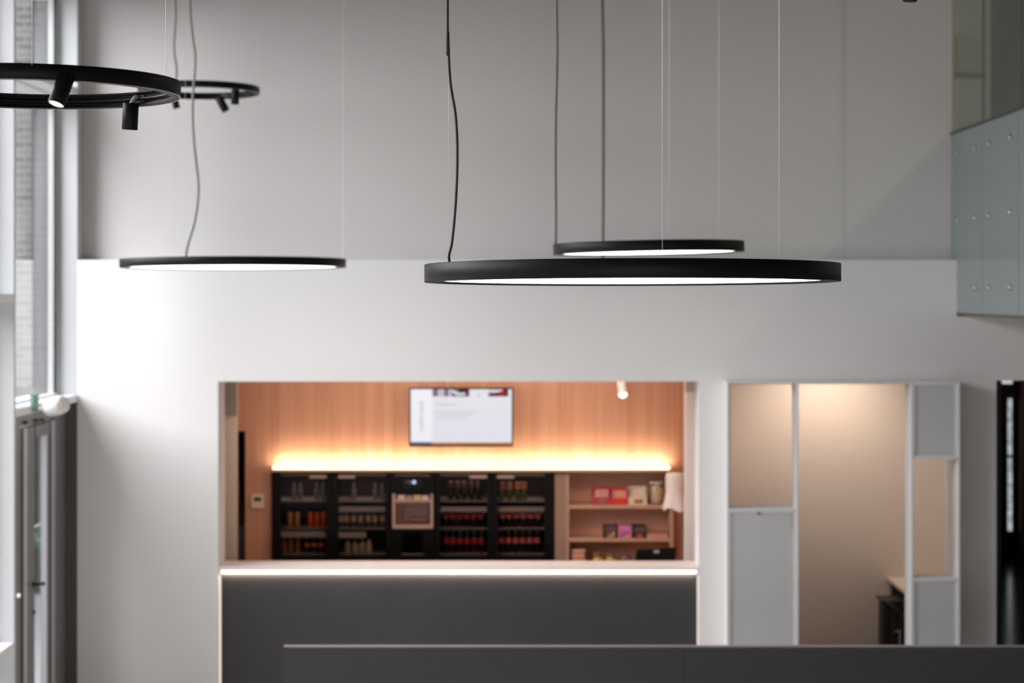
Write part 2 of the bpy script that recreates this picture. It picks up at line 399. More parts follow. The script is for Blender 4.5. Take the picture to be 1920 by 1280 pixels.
# ------------------------------------------------------------------ gallery balustrade
s = thing('glass_balustrade', 'grey green glass balustrade of the upper gallery with steel bolts', 'balustrade', (XR, -3, zg))
zb0, zb1 = 3.23, 4.69
edges = [0.19, 14.55-CAMD, 13.48-CAMD, 12.4-CAMD, 11.3-CAMD, 10.2-CAMD, 9.1-CAMD, 8.0-CAMD, 6.9-CAMD]
for a, b in zip(edges, edges[1:]):
    y0 = b+0.006; y1 = a-0.006
    bm = NB()
    if a > 0:
        box(bm, XR, XR+0.018, 0.0-0.002+y0*0, y1, ztop+0.004, zb1, 0) if False else None
        box(bm, XR, XR+0.018, y0, -0.004, zb0, zb1, 0.002)
        box(bm, XR+0.001, XR+0.017, -0.004, y1, ztop+0.006, zb1)
    else:
        box(bm, XR, XR+0.018, y0, y1, zb0, zb1, 0.002)
    link('glass_panel', bm, M_frost, s)
bm = NB(); box(bm, XR-0.012, XR+0.035, edges[-1], 0.19, zb1, zb1+0.02, 0.003); link('handrail', bm, mat('dark_rail', (0.05, 0.055, 0.05), 0.35, metal=0.4), s)
bm = NB(); box(bm, XR+0.02, XR+0.055, edges[-1], -0.001, zb0-0.015, zb1-0.95); link('slab_edge', bm, mat('slab_edge', (0.10, 0.105, 0.09), 0.7), s)
for rz in (4.52, 3.976, 3.433):
    for dd in (15.36, 14.76, 14.32, 13.70, 13.22, 12.62, 12.14, 11.54):
        if rz < 3.7 and dd > 15: continue
        c = Vector((XR, dd-CAMD, rz))
        bm = NB(); lathe(bm, [(0.020, 0), (0.022, 0.006), (0.018, 0.014), (0.006, 0.017)], c, 16, (-1, 0, 0)); link('bolt', bm, M_steel, s, True)
# clear glass screens above the handrail
s = thing('glass_screen', 'clear glass screen rising above the gallery handrail', 'screen', (XR, -3, zb1))
for a, b in zip(edges[:6], edges[1:7]):
    bm = NB(); box(bm, XR+0.002, XR+0.014, b+0.006, a-0.006, zb1+0.02, CEIL-0.001); link('glass_panel', bm, M_gglass, s)
    bm = NB(); box(bm, XR+0.001, XR+0.015, b-0.005, b+0.005, zb1+0.02, CEIL-0.001); link('joint_seal', bm, mat('seal', (0.16, 0.17, 0.17), 0.4), s)
# small wall fixture seen through the screen
s = thing('wall_shelf', 'grey wall shelf with a wooden upright behind the gallery glass', 'shelf', PT(1818, 145, 15.5))
bm = NB(); pbox(bm, 1790, 1797, 66, 136, 15.575, 0.024, 0.002); link('upright', bm, mat('orange_wood', (0.62, 0.30, 0.15), 0.5), s)
bm = NB(); pbox(bm, 1790, 1847, 135.5, 145, 15.57, 0.029, 0.002); link('shelf_board', bm, mat('shelf_grey', (0.16, 0.17, 0.16), 0.5), s)
bm = NB(); pbox(bm, 1797, 1845, 66, 135, 15.59, 0.009); link('back_plate', bm, mat('plate_grey', (0.52, 0.52, 0.48), 0.6), s)
# gallery spotlight lamp that gives the cut light
s = thing('ceiling_spotlight', 'small spotlight on the gallery ceiling above the glass screen', 'spotlight', (5.55, -3.2, 6.9))
bm = NB(); lathe(bm, [(0.05, 6.80), (0.05, 6.999)], Vector((5.55, -3.2, 0)), 20); link('housing', bm, M_black, s, True)

# ------------------------------------------------------------------ kitchen behind the serving hatch
dW = 17.40; yW = dW-CAMD           # face of the oak wall
kc = 2.95
bm = NB()
zf = PZ(885, dW); xf0, xf1, xs1 = PX(509, dW), PX(1040, dW), PX(1262, dW)
xd0, xd1, zdk = PX(440, dW)-0.25, PX(460, dW), PZ(808, dW)
box(bm, -3.5, xd0, yW, yW+0.05, 0, kc); box(bm, xd0, xd1, yW, yW+0.05, zdk, kc)
box(bm, xd1, xf0, yW, yW+0.05, 0, kc); box(bm, xf0, xs1, yW, yW+0.05, zf, kc); box(bm, xs1, 1.66, yW, yW+0.05, 0, kc)
struct('wall_kitchen', bm, M_wood)
bm = NB(); box(bm, -3.6, 1.66, T, yW+0.8, kc, kc+0.1); struct('ceiling_kitchen', bm, M_wall)
bm = NB(); box(bm, -3.6, -3.5, T, yW+0.8, 0, kc); struct('wall_kitchen_left', bm, M_beige)
bm = NB(); box(bm, 1.60, 1.66, T+.001, yW, 0, kc); struct('wall_kitchen_right', bm, M_wood)
bm = NB(); box(bm, -3.6, 1.66, yW+0.8, yW+0.9, 0, kc); struct('wall_kitchen_rear', bm, M_darkc)
# returns beside the hatch, each with a taupe box for the shutter
dr = 16.2
bm = NB(); box(bm, -3.5, PX(445, dr), dr-CAMD, dr-CAMD+0.02, 0, kc-0.001); struct('wall_return_left', bm, M_beige)
bm = NB(); box(bm, PX(1285, dr), 1.599, dr-CAMD, dr-CAMD+0.12, 0, kc-0.001); struct('wall_return_right', bm, M_wall)
bm = NB(); pbox(bm, 300, 444, 600, 778, dr-0.1, 0.1); tag(link('shutter_box', bm, M_beige2), 'taupe shutter box high at the left end of the hatch', 'shutter box')
bm = NB(); pbox(bm, 1286, 1329, 600, 735, dr-0.1, 0.1); tag(link('shutter_box', bm, mat('grey_box', (0.45, 0.42, 0.38), 0.8)), 'grey shutter box high at the right end of the hatch', 'shutter box')

# serving counter
dc = 15.4
s = thing('serving_counter', 'white serving counter on a dark grey front with warm light strips', 'counter', PT(860, 1500, dc))
s.location = (PX(860, dc), 0.1, 0)
zc1, zc0 = PZ(1063, dc), PZ(1069, dc)
bm = NB(); box(bm, oA0+0.001, oA1-0.001, -0.005, 0.37, zc0, zc1, 0.004); link('worktop', bm, M_counter, s)
bm = NB(); box(bm, PX(413, dc), PX(1308, dc), 0.045, 0.10, 0, PZ(1078.5, dc)); link('front_panel', bm, M_front, s)
bm = NB(); box(bm, oA0+0.001, oA1-0.001, 0.06, 0.33, PZ(1078.5, dc), zc0); link('top_rail', bm, M_front, s)
bm = NB(); box(bm, PX(413, dc), PX(1307, dc), 0.035, 0.058, PZ(1076.6, dc), PZ(1071, dc)); x = link('light_strip', bm, M_led2, s); x['label'] = 'warm white horizontal light strip'
light('counter_strip_light', 'AREA', ((oA0+oA1)/2, 0.030, PZ(1077.5, dc)), (math.radians(14), 0, 0), 5.5, (1.0, 0.76, 0.60), oA1-oA0-.06, 0.012)
for a, b in ((409.5, 412.0), (1308.5, 1309.8)):
    bm = NB(); box(bm, PX(a, dc), PX(b, dc), 0.05, 0.07, 0.02, PZ(1080, dc)); x = link('light_strip', bm, M_led3, s); x['label'] = 'warm vertical light strip'

# light shelf above the fridges
s = thing('light_shelf', 'long slim oak ledge with a glowing light strip above the fridges', 'wall light', PT(883, 885, 17.3))
bm = NB(); pbox(bm, 509, 1262, 880, 884.5, 17.27, 0.13); link('ledge', bm, M_wood2, s)
bm = NB(); pbox(bm, 511, 1256, 873.5, 879.8, 17.275, 0.035, 0.01); link('light_strip', bm, M_led, s)
light('shelf_strip_light', 'AREA', ((PX(511, 17.3)+PX(1256, 17.3))/2, 17.325-CAMD, PZ(872, 17.3)), (PI-math.radians(28), 0, 0), 18, (1.0, 0.82, 0.56), PX(1256, 17.3)-PX(511, 17.3), 0.02)

# television
dt = 17.0
s = thing('television', 'wall television showing a white page headed CAFETARIA above the fridges', 'television', PT(865, 790, dt))
bm = NB(); pbox(bm, 767, 962, 727, 837.5, dt, 0.06, 0.004); link('housing', bm, M_blackgl, s)
bm = NB(); pbox(bm, 770, 959.5, 729.5, 834.5, dt-0.003, 0.003); scr = link('screen', bm, emis('screen_white', (0.78, 0.79, 0.87), 0.88), s)
bm = NB(); pbox(bm, 770, 810, 729.5, 830, dt-0.005, 0.002); link('side_column', bm, emis('screen_side', (0.84, 0.85, 0.92), 0.93), scr)
bm = NB(); pbox(bm, 770, 810, 828.5, 834.5, dt-0.006, 0.002); link('footer_bar', bm, emis('foot_grey', (0.10, 0.11, 0.13), 0.9), scr)
bm = NB(); pbox(bm, 810, 959.5, 829.5, 834.5, dt-0.006, 0.002); link('footer_bar', bm, emis('foot_orange', (0.36, 0.16, 0.05), 0.9), scr)
# photo strips at the top of the page
for (a, b, c) in ((811, 821, (0.20, 0.13, 0.16)), (821, 833, (0.50, 0.50, 0.60)), (833, 841, (0.22, 0.13, 0.15)), (841, 847, (0.52, 0.52, 0.62)), (847, 856, (0.02, 0.015, 0.01)),
                  (856, 859, (0.25, 0.35, 0.12)), (859, 874, (0.012, 0.014, 0.02)), (874, 880, (0.16, 0.0, 0.015)), (916, 934, (0.10, 0.0, 0.005)), (934, 948, (0.26, 0.004, 0.01)), (948, 953, (0.03, 0.0, 0.0))):
    bm = NB(); pbox(bm, a, b, 729.5, 743, dt-0.005, 0.002)
    link('picture_strip', bm, emis('pic_%d' % a, c, 0.9), scr)
bm = NB()
def quad(bm, pts, d):
    vs = [bm.verts.new(PT(x, y, d)) for x, y in pts]; bm.faces.new(vs)
quad(bm, ((845, 731), (852, 731), (858, 736), (873, 736), (872, 741), (858, 741), (850, 738)), dt-0.007)
link('picture_detail', bm, emis('pic_light', (0.68, 0.68, 0.78), 0.9), scr); bm = NB()
quad(bm, ((916, 730), (944, 730), (938, 734), (928, 736), (916, 736)), dt-0.007)
link('picture_detail', bm, emis('pic_light', (0.68, 0.68, 0.78), 0.9), scr)
bm = NB(); quad(bm, ((896, 738), (899, 738), (899, 743), (896, 743)), dt-0.007); link('picture_detail', bm, emis('pic_dot', (0.45, 0.48, 0.50), 0.9), scr)
def text(s_, size_px, d, px, py, m, parent, rot=0.0):
    c = bpy.data.curves.new('text', 'FONT'); c.body = s_; c.size = size_px*d/F; c.align_x = 'LEFT'; c.align_y = 'CENTER'
    o = bpy.data.objects.new('lettering', c); COL.objects.link(o)
    dg = bpy.context.evaluated_depsgraph_get(); me = bpy.data.meshes.new_from_object(o.evaluated_get(dg))
    bpy.data.objects.remove(o); me.materials.clear(); me.materials.append(m)
    r = parent
    while r.parent: r = r.parent
    me.transform(Matrix.Translation(PT(px, py, d)-r.location) @ Matrix.Rotation(PI/2, 4, 'X') @ Matrix.Rotation(rot, 4, 'Z'))
    o = bpy.data.objects.new('lettering', me); COL.objects.link(o); o.parent = parent; return o
M_txt = emis('screen_text', (0.42, 0.44, 0.50), 0.9)
text('CAFETARIA', 11.5, dt-0.008, 791, 810, M_txt, scr, PI/2)
M_txt2 = emis('screen_text2', (0.60, 0.64, 0.70), 0.9)
for (x0, x1, yy, hh) in ((817, 857, 758, 4), (817, 892, 771, 3), (817, 888, 777.3, 3), (817, 875, 783.5, 3)):
    bm = NB(); x = x0
    while x < x1:
        w = random.uniform(4, 11); w = min(w, x1-x)
        pbox(bm, x, x+w, yy-hh/2, yy+hh/2, dt-0.006, 0.001); x += w+1.6
    link('text_line', bm, M_txt2, scr)
bm = NB(); tube(bm, [PT(839, 726, dt+0.03), Vector((PX(839, dt), dt+0.03-CAMD, kc))], 0.017, 12); link('ceiling_pole', bm, mat('pole_beige', (0.55, 0.45, 0.38), 0.4), s, True)

# ceiling spotlight in the kitchen
dk = 16.9
s = thing('ceiling_spotlight', 'white cylinder spotlight with glowing lens right of the television', 'spotlight', (PX(1166, dk), dk-CAMD, kc))
a = PT(1168, 740, dk); b = PT(1163, 700, dk+0.12)
bm = NB(); lathe(bm, [(0.036, 0), (0.040, 0.004), (0.040, (b-a).length)], a, 24, b-a); link('housing', bm, M_white, s, True)
bm = NB(); lathe(bm, [(0.037, -0.003), (0.037, 0.002)], a, 24, (b-a)); link('lens', bm, M_lensk, s, True)
bm = NB(); tube(bm, [b, Vector((b.x, b.y, kc))], 0.012); link('stem', bm, M_white, s, True)
bm = NB(); lathe(bm, [(0.0, -0.026), (0.022, -0.018), (0.032, 0.0)], a, 24, (b-a), cap=False); link('bulb', bm, M_lensk, s, True)

# thermostat
s = thing('thermostat', 'square cream thermostat with dark display on the oak wall', 'thermostat', PT(482, 940, dW-0.02))
bm = NB(); pbox(bm, 470.5, 495, 927, 953, dW-0.025, 0.024, 0.005); link('cover', bm, mat('thermo', (0.62, 0.52, 0.43), 0.5), s)
bm = NB(); pbox(bm, 476, 489.5, 932, 939.5, dW-0.028, 0.004); link('display', bm, mat('thermo_lcd', (0.05, 0.05, 0.03), 0.2), s)

# coats in the dark doorway at the left
s = thing('hanging_coat', 'black coat hanging in the dark doorway left of the oak wall', 'coat', PT(448, 812, dW+0.25))
def cloth(px0, px1, py0, py1, d, folds, amp, m, name, parent=None, taper=0.0):
    bm = NB(); nx, nz = 18, 14; vs = []
    for lay in (0, 1):
        for j in range(nz+1):
            for i in range(nx+1):
                u = i/nx; v = j/nz
                cxp = (px0+px1)/2; hw = (px1-px0)/2*(1-taper*(1-v))
                p = PT(cxp+(u-.5)*2*hw, py0+(py1-py0)*v, d)
                p.y += amp*math.sin(u*folds*2*PI+v*1.3)*(.3+v)+lay*0.03
                vs.append(bm.verts.new(p))
    n1 = (nx+1)*(nz+1)
    idx = lambda l, i, j: vs[l*n1+j*(nx+1)+i]
    for l in (0, 1):
        for j in range(nz):
            for i in range(nx): bm.faces.new((idx(l, i, j), idx(l, i+1, j), idx(l, i+1, j+1), idx(l, i, j+1)))
    for j in range(nz):
        for i in (0, nx): bm.faces.new((idx(0, i, j), idx(1, i, j), idx(1, i, j+1), idx(0, i, j+1)))
    for i in range(nx):
        for j in (0, nz): bm.faces.new((idx(0, i, j), idx(1, i, j), idx(1, i+1, j), idx(0, i+1, j)))
    return link(name, bm, m, parent, True)
cloth(424, 464, 816, 985, dW+0.36, 4, 0.02, mat('coat_black', (0.012, 0.012, 0.014), 0.9), 'coat_body', s, 0.35)
bm = NB(); tube(bm, smooth_path([PT(444, 818, dW+0.37), PT(446, 812, dW+0.37), PT(448, 806, dW+0.37)]), 0.006); link('hanger_hook', bm, M_steel, s)
bm = NB(); tube(bm, [(-3.49, yW+.37, 2.20), (xd1+.3, yW+.37, 2.20)], .012); link('hook_rail', bm, M_steel, s)
bm = NB(); tube(bm, [PT(446, 818, dW+.37), (PX(446, dW+.37), yW+.37, 2.2)], .005); link('hanger_hook', bm, M_steel, s)
o = cloth(428, 459, 905, 1010, dW+0.24, 3, 0.015, mat('olive_cloth', (0.075, 0.062, 0.015), 0.9), 'garment', s, 0.6); o['label'] = 'olive garment'  # separate olive hanging cloth, only parented to the coat
o = cloth(420, 463, 985, 1300, dW+0.12, 3, 0.015, mat('slate_cloth', (0.06, 0.075, 0.10), 0.9), 'hanging_cloth', None, 0.05)
tag(o, 'slate blue cloth low in the dark doorway left of the oak wall', 'cloth')

# ---- drinks fridges
dF = 17.33
def fridge(x0, x1, g0, g1, hb, label, rails):
    s = thing('drinks_fridge', label, 'fridge', (PX((x0+x1)/2, dF), dF-CAMD+0.3, 0), 'black glass door fridges')
    X0, X1 = PX(x0, dF)+0.002, PX(x1, dF)-0.002; Y0 = dF-CAMD; zt = PZ(885.5, dF)-0.004
    t = 0.02
    bm = NB(); box(bm, X0, X0+t, Y0+.05, Y0+.6, 0, zt); box(bm, X1-t, X1, Y0+.05, Y0+.6, 0, zt); box(bm, X0+t, X1-t, Y0+.05, Y0+.6, zt-t, zt)
    box(bm, X0+t, X1-t, Y0+.05, Y0+.6, 0, 0.1); box(bm, X0+t, X1-t, Y0+.58, Y0+.6, 0.1, zt-t)
    link('cabinet', bm, M_blackgl, s)
    bm = NB(); box(bm, X0+t, X1-t, Y0+.56, Y0+.578, 0.1, zt-t); link('interior_back', bm, M_fin, s)
    G0, G1 = PX(g0, dF), PX(g1, dF); gz1, gz0 = PZ(897, dF), PZ(1043.5, dF)
    bm = NB(); box(bm, X0, G0, Y0, Y0+.045, .1, zt, .003); box(bm, G1, X1, Y0, Y0+.045, .1, zt, .003); box(bm, G0, G1, Y0, Y0+.045, gz1, zt); box(bm, G0, G1, Y0, Y0+.045, .1, gz0)
    dr_ = link('door', bm, M_blackgl, s)
    bm = NB(); box(bm, G0, G1, Y0+.015, Y0+.022, gz0, gz1); link('glass_pane', bm, M_fglass, dr_)
    bm = NB(); pbox(bm, g0, g1, 888, 891.5, dF-0.004, 0.004); link('header_bar', bm, M_bar, dr_)
    bm = NB(); pbox(bm, hb[0], hb[1], 891.5, 896.5, dF-0.02, 0.02, 0.004); link('handle', bm, M_handle, dr_)
    for py in (938.5, 989.5, 1038):
        z = PZ(py, dF+.06)
        bm = NB(); box(bm, X0+t, X1-t, Y0+.06, Y0+.5, z-.012, z); link('shelf', bm, mat('fridge_shelf', (0.23, 0.20, 0.19), 0.4), s)
    for (a, b, p, q) in rails:
        bm = NB(); pbox(bm, a, b, p, q, dF+.055, .006); link('price_rail', bm, M_rail, s)
    return s
fridge(510, 622, 526, 612, (580, 612), 'black glass door drinks fridge with orange cans, leftmost of four', [(527, 611, 996, 1007)])
fridge(622, 731, 634, 724, (634, 665), 'black glass door fridge left of the menu board machine', [(634, 723, 949.5, 959), (634, 686, 997, 1008)])
fridge(816, 923, 825, 914, (880, 913), 'black glass door fridge right of the menu board machine', [(825, 913, 950, 959)])
fridge(923, 1040, 933, 1021, (932, 964), 'black glass door fridge beside the open oak shelves', [(933, 1021, 950, 959)])

def bottle_proto(name, label, cat, H, R, bodym, capm, labm, neck=0.35, lab=(0.30, 0.55), glass=True):
    s = thing(name, label, cat, (0, 0, -5))
    z = -5
    pr = [(R*.9, 0), (R, H*.03), (R, H*(0.62 if neck else .95)), (R*.8, H*.70), (R*neck, H*.84), (R*neck, H*.93)] if neck else [(R*.85, 0), (R, H*.05), (R, H*.93), (R*.84, H)]
    bm = NB(); lathe(bm, pr, Vector((0, 0, z)), 16); link('bottle_body' if neck else 'can_body', bm, bodym, s, True)
    if neck:
        bm = NB(); lathe(bm, [(R*neck*1.15, H*.92), (R*neck*1.15, H)], Vector((0, 0, z)), 12); link('cap', bm, capm, s, True)
    else:
        bm = NB(); lathe(bm, [(R*.80, H*.985), (R*.84, H*1.005)], Vector((0, 0, z)), 12); link('lid', bm, capm, s, True)
    if labm:
        bm = NB(); lathe(bm, [(R*1.015, H*lab[0]), (R*1.015, H*lab[1])], Vector((0, 0, z)), 16, cap=False); link('label_band', bm, labm, s, True)
    return s
M_cola = mat('cola_glass', (0.022, 0.008, 0.006), 0.12)
M_redlab = mat('red_label', (0.36, 0.014, 0.018), 0.5, var=0.4, scale=55)
M_redlab2 = mat('pink_red_label', (0.62, 0.12, 0.12), 0.5, var=0.4, scale=55)
M_cap = mat('cream_cap', (0.42, 0.34, 0.22), 0.4)
M_redcap = mat('red_cap', (0.35, 0.03, 0.02), 0.4)
M_orcan = mat('orange_can', (0.48, 0.20, 0.07), 0.35, var=0.2, scale=30)
M_redcan = mat('red_can', (0.62, 0.085, 0.04), 0.35, var=0.15, scale=30)
M_yel = mat('pale_yellow_drink', (0.42, 0.34, 0.20), 0.3, var=0.2, scale=40)
M_lid = mat('can_lid', (0.5, 0.42, 0.38), 0.3, metal=0.8)
M_bluecan = mat('navy_can', (0.07, 0.07, 0.12), 0.35, var=0.3, scale=40)
M_orlab = mat('orange_label', (0.50, 0.33, 0.22), 0.5, var=0.3, scale=60)
M_grnb = mat('green_glass', (0.10, 0.10, 0.035), 0.2)
M_paleb = mat('clear_bottle', (0.20, 0.19, 0.18), 0.3)
M_orcap = mat('orange_pink_label', (0.60, 0.22, 0.13), 0.5, var=0.3, scale=60)
M_dkb = mat('dark_drink', (0.03, 0.02, 0.012), 0.2)
M_gryr = mat('grey_red_label', (0.22, 0.10, 0.08), 0.5, var=0.4, scale=60)
ORD = ['first', 'second', 'third', 'fourth', 'fifth', 'sixth', 'seventh']
def row(proto_args, pxs, py, desc, where, group):
    proto = None
    d = dF+0.14
    for i, px in enumerate(pxs):
        n_ = len(pxs)
        w = 'leftmost' if i == 0 else ('rightmost' if i == n_-1 else ORD[i]+' from left')
        lab = '%s, %s of %s, %s' % (desc, w, ('two', 'three', 'four', 'five', 'six', 'seven')[n_-2], where)
        p = PT(px, py, d); loc = (p.x, p.y+random.uniform(-.008, .008), p.z+0.001)
        if proto is None:
            proto = bottle_proto(proto_args[0], lab, proto_args[1], *proto_args[2:]); proto.location = loc
            tag(proto, lab, proto_args[1], group)
        else: dup(proto, loc, lab, group)
yS = (938.5, 989.5, 1038)
def zs(i):  # picture row of the shelf top at the depth the bottles stand
    z = PZ(yS[i], dF+.06); return CY+(CAMZ-z)*F/(dF+0.14)
S0, S1, S2 = zs(0), zs(1), zs(2)
can = lambda b, l, lm=None: ('drink_can', 'can', 0.135, 0.024, b, M_lid, lm, None, (0.3, 0.75))
row(can(M_orcan, None), (544, 557), S1, 'orange can', 'left fridge middle shelf', 'orange cans')
row(can(M_redcan, None), (582, 594, 606), S1, 'red can', 'left fridge middle shelf', 'red cans')
row(('drink_can', 'can', 0.14, 0.023, mat('brown_orange_can', (0.36, 0.14, 0.05), 0.35, var=0.2, scale=30), M_lid, None, None), (533, 545, 558), S2, 'tall brown orange can', 'left fridge bottom shelf', 'brown orange cans')
row(('drink_bottle', 'bottle', 0.135, 0.027, M_dkb, M_redcan, mat('orange_red_label', (0.60, 0.14, 0.06), 0.5, var=0.3, scale=60), 0.45, (0.42, 0.68)), (576, 588.5, 602), S2, 'orange topped bottle', 'left fridge bottom shelf', 'orange topped bottles')
row(('drink_bottle', 'bottle', 0.15, 0.022, M_paleb, M_cap, None, 0.4), (551, 563, 594, 606), S0, 'pale bottle in the dim light', 'left fridge top shelf', 'pale bottles')
row(('drink_can', 'can', 0.135, 0.026, M_bluecan, M_lid, M_orlab, None, (0.35, 0.80)), (638, 649, 663, 676, 690, 703, 717), S1, 'navy can with orange and white label', 'second fridge middle shelf', 'navy cans')
row(('drink_bottle', 'bottle', 0.12, 0.027, M_yel, M_cap, M_orlab, 0.55, (0.25, 0.5)), (652, 666, 679, 692), S2, 'short pale yellow bottle', 'second fridge bottom shelf', 'yellow bottles')
row(('drink_bottle', 'bottle', 0.15, 0.022, M_paleb, M_cap, None, 0.4), (663, 704, 717), S0, 'pale bottle', 'second fridge top shelf', 'pale bottles in the second fridge')
row(('drink_bottle', 'bottle', 0.17, 0.026, M_dkb, M_cap, M_gryr, 0.42, (0.70, 0.9)), (845, 858, 870.5, 884, 897), S0, 'dark bottle with grey red collar', 'third fridge top shelf', 'dark bottles')
row(('drink_bottle', 'bottle', 0.17, 0.0285, M_cola, M_redcap, M_redlab, 0.36, (0.48, 0.72)), (837, 849, 861.5, 874.5, 888, 901.5), S1, 'red labelled cola bottle', 'third fridge middle shelf', 'cola bottles on the middle shelf, third fridge')
row(('drink_bottle', 'bottle', 0.195, 0.0285, M_cola, M_cap, M_redlab, 0.36, (0.42, 0.68)), (837, 849.5, 863, 876, 889.5, 903), S2, 'red labelled cola bottle', 'third fridge bottom shelf', 'cola bottles on the bottom shelf, third fridge')
row(('drink_bottle', 'bottle', 0.16, 0.026, M_grnb, M_orcap, M_orcap, 0.7, (0.64, 0.92)), (941, 955.5, 971, 982.5), S0, 'green bottle with orange collar', 'fourth fridge top shelf', 'green bottles')
row(('drink_bottle', 'bottle', 0.17, 0.0285, M_cola, M_redcap, M_redlab2, 0.36, (0.50, 0.74)), (942, 954.5, 968, 981.5, 995, 1008.5), S1, 'pink red labelled cola bottle', 'fourth fridge middle shelf', 'cola bottles on the middle shelf, fourth fridge')
row(('drink_bottle', 'bottle', 0.195, 0.0285, M_cola, M_cap, M_redlab2, 0.36, (0.46, 0.70)), (939.5, 953, 967, 980.5, 994, 1007.5), S2, 'pink red labelled cola bottle', 'fourth fridge bottom shelf', 'cola bottles on the bottom shelf, fourth fridge')
# dim lamp inside each fridge
for px in (569, 679, 869, 977):
    light('fridge_light', 'AREA', (PX(px, 17.6), 17.52-CAMD, PZ(893, 17.6)), (0, 0, 0), 0.55, (1, 0.82, 0.74), 0.35, 0.1)

# machine between the fridges
s = thing('coffee_machine', 'black built-in machine with lit display between the fridges', 'machine', (PX(773, dF), dF-CAMD+.3, 0))
bm = NB(); box(bm, PX(731, dF)+.002, PX(816, dF)-.002, dF-CAMD, dF-CAMD+.6, 0, PZ(885.5, dF)-.012, .004); link('cabinet', bm, M_blackgl, s)
bm = NB(); pbox(bm, 741, 806, 888.5, 892, dF-.006, .006); link('header_bar', bm, M_bar, s)
bm = NB(); pbox(bm, 756, 792, 899, 920, dF-.008, .008, .002); dsp = link('display', bm, mat('display_black', (0.002, 0.002, 0.002), 0.1), s)
bm = NB(); lathe(bm, [(0.016, 0), (0.016, .003)], PT(776.5, 903.5, dF-.009), 20, (0, -1, 0)); link('lit_symbol', bm, emis('disp_blue', (0.62, 0.72, 1.0), 1.1), dsp)
bm = NB(); lathe(bm, [(0.013, 0), (0.013, .002)], PT(770, 903.5, dF-.009), 20, (0, -1, 0)); link('lit_symbol', bm, emis('disp_blue2', (0.10, 0.12, 0.20), 1.0), dsp)
bm = NB(); pbox(bm, 761, 766, 901.5, 904, dF-.010, .002); link('lit_symbol', bm, emis('disp_or', (0.16, 0.05, 0.02), 1.0), dsp)
bm = NB(); pbox(bm, 755, 792, 1000, 1036, dF-.01, .012, .003); link('dispensing_slot', bm, mat('slot', (0.001, 0.001, 0.001), 0.7, spec=0.02), s)
bm = NB(); pbox(bm, 753, 794, 1038, 1040, dF-.012, .012); link('drip_tray', bm, M_bar, s)
# menu board
dm = 17.297
s = thing('menu_board', 'framed price list in a pale holder on the black machine', 'menu board', PT(774, 991, dm))
M_fr = mat('holder_frame', (0.44, 0.29, 0.25), 0.4)
bm = NB(); pbox(bm, 735.5, 741, 926, 989, dm, .03, .002); pbox(bm, 807, 812, 926, 989, dm, .03, .002); pbox(bm, 741, 807, 936.5, 941, dm, .03); pbox(bm, 736, 812, 984, 991, dm-.02, .05, .003)
link('frame', bm, M_fr, s)
bm = NB(); pbox(bm, 741, 807, 941, 984, dm+.012, .006); brd = link('price_list', bm, mat('menu_brown', (0.055, 0.022, 0.02), 0.5), s)
bm = NB()
for r in range(7):
    yy = 950+r*2.8
    for c in range(7): pbox(bm, 759+c*6.2, 763.8+c*6.2, yy-.8, yy+.8, dm+.010, .002)
pbox(bm, 745, 800, 943.7, 946, dm+.010, .002); pbox(bm, 758, 768, 970, 973, dm+.010, .002); pbox(bm, 771, 799, 972, 975, dm+.010, .002)
link('price_lines', bm, mat('menu_text', (0.21, 0.13, 0.125), 0.6), brd)
bm = NB()
for r in range(9): pbox(bm, 745, 755, 949+r*2.9, 950.6+r*2.9, dm+.010, .002)
pbox(bm, 744, 772, 977, 979.5, dm+.010, .002)
link('price_lines', bm, mat('menu_text_orange', (0.17, 0.06, 0.025), 0.6), brd)
M_cards = [mat('card_%d' % i, c, .5) for i, c in enumerate(((.60, .45, .40), (.35, .22, .2), (.55, .42, .22), (.66, .50, .45)))]
for i in range(4):
    bm = NB(); a = 746+i*15; pbox(bm, a, a+(13 if i < 3 else 12), 928+(i % 2), 936.5, dm+.014+i*.001, .004); link('card', bm, M_cards[i], s)

# ---- open oak shelves on the right
s = thing('wall_shelf', 'open oak shelf unit with snacks right of the fridges', 'shelf unit', (PX(1150, dF), yW+.2, 0))
yb = yW+.20
bm = NB(); box(bm, PX(1040.5, dF), PX(1061, dF), dF-CAMD, yb, 0, zf-.003); link('side_panel', bm, mat('taupe_oak', (0.30, 0.185, 0.135), .5), s)
bm = NB(); box(bm, PX(1061, dF), PX(1067, dF), dF-CAMD+.0, yb, 0, zf-.003); link('edge_strip', bm, mat('taupe_oak2', (0.42, 0.28, 0.22), .5), s)
bm = NB(); box(bm, PX(1256, dF), PX(1262.5, dF), dF-CAMD, yb, 0, zf-.003); link('side_panel', bm, M_wood2, s)
bm = NB(); box(bm, PX(1067, dF), PX(1256, dF), yb, yb+.02, 0, zf-.003); link('back_panel', bm, mat('niche_oak', (0.66, 0.34, 0.23), .5, var=.08, scale=12), s)
for py, t in ((947, 6), (1009, 6), (1064, 6)):
    bm = NB(); box(bm, PX(1067, dF), PX(1256, dF), dF-CAMD+.005, yb, PZ(py+t, dF), PZ(py, dF)); link('shelf', bm, M_wood2, s)
def zrow(py): return PZ(py, dF)
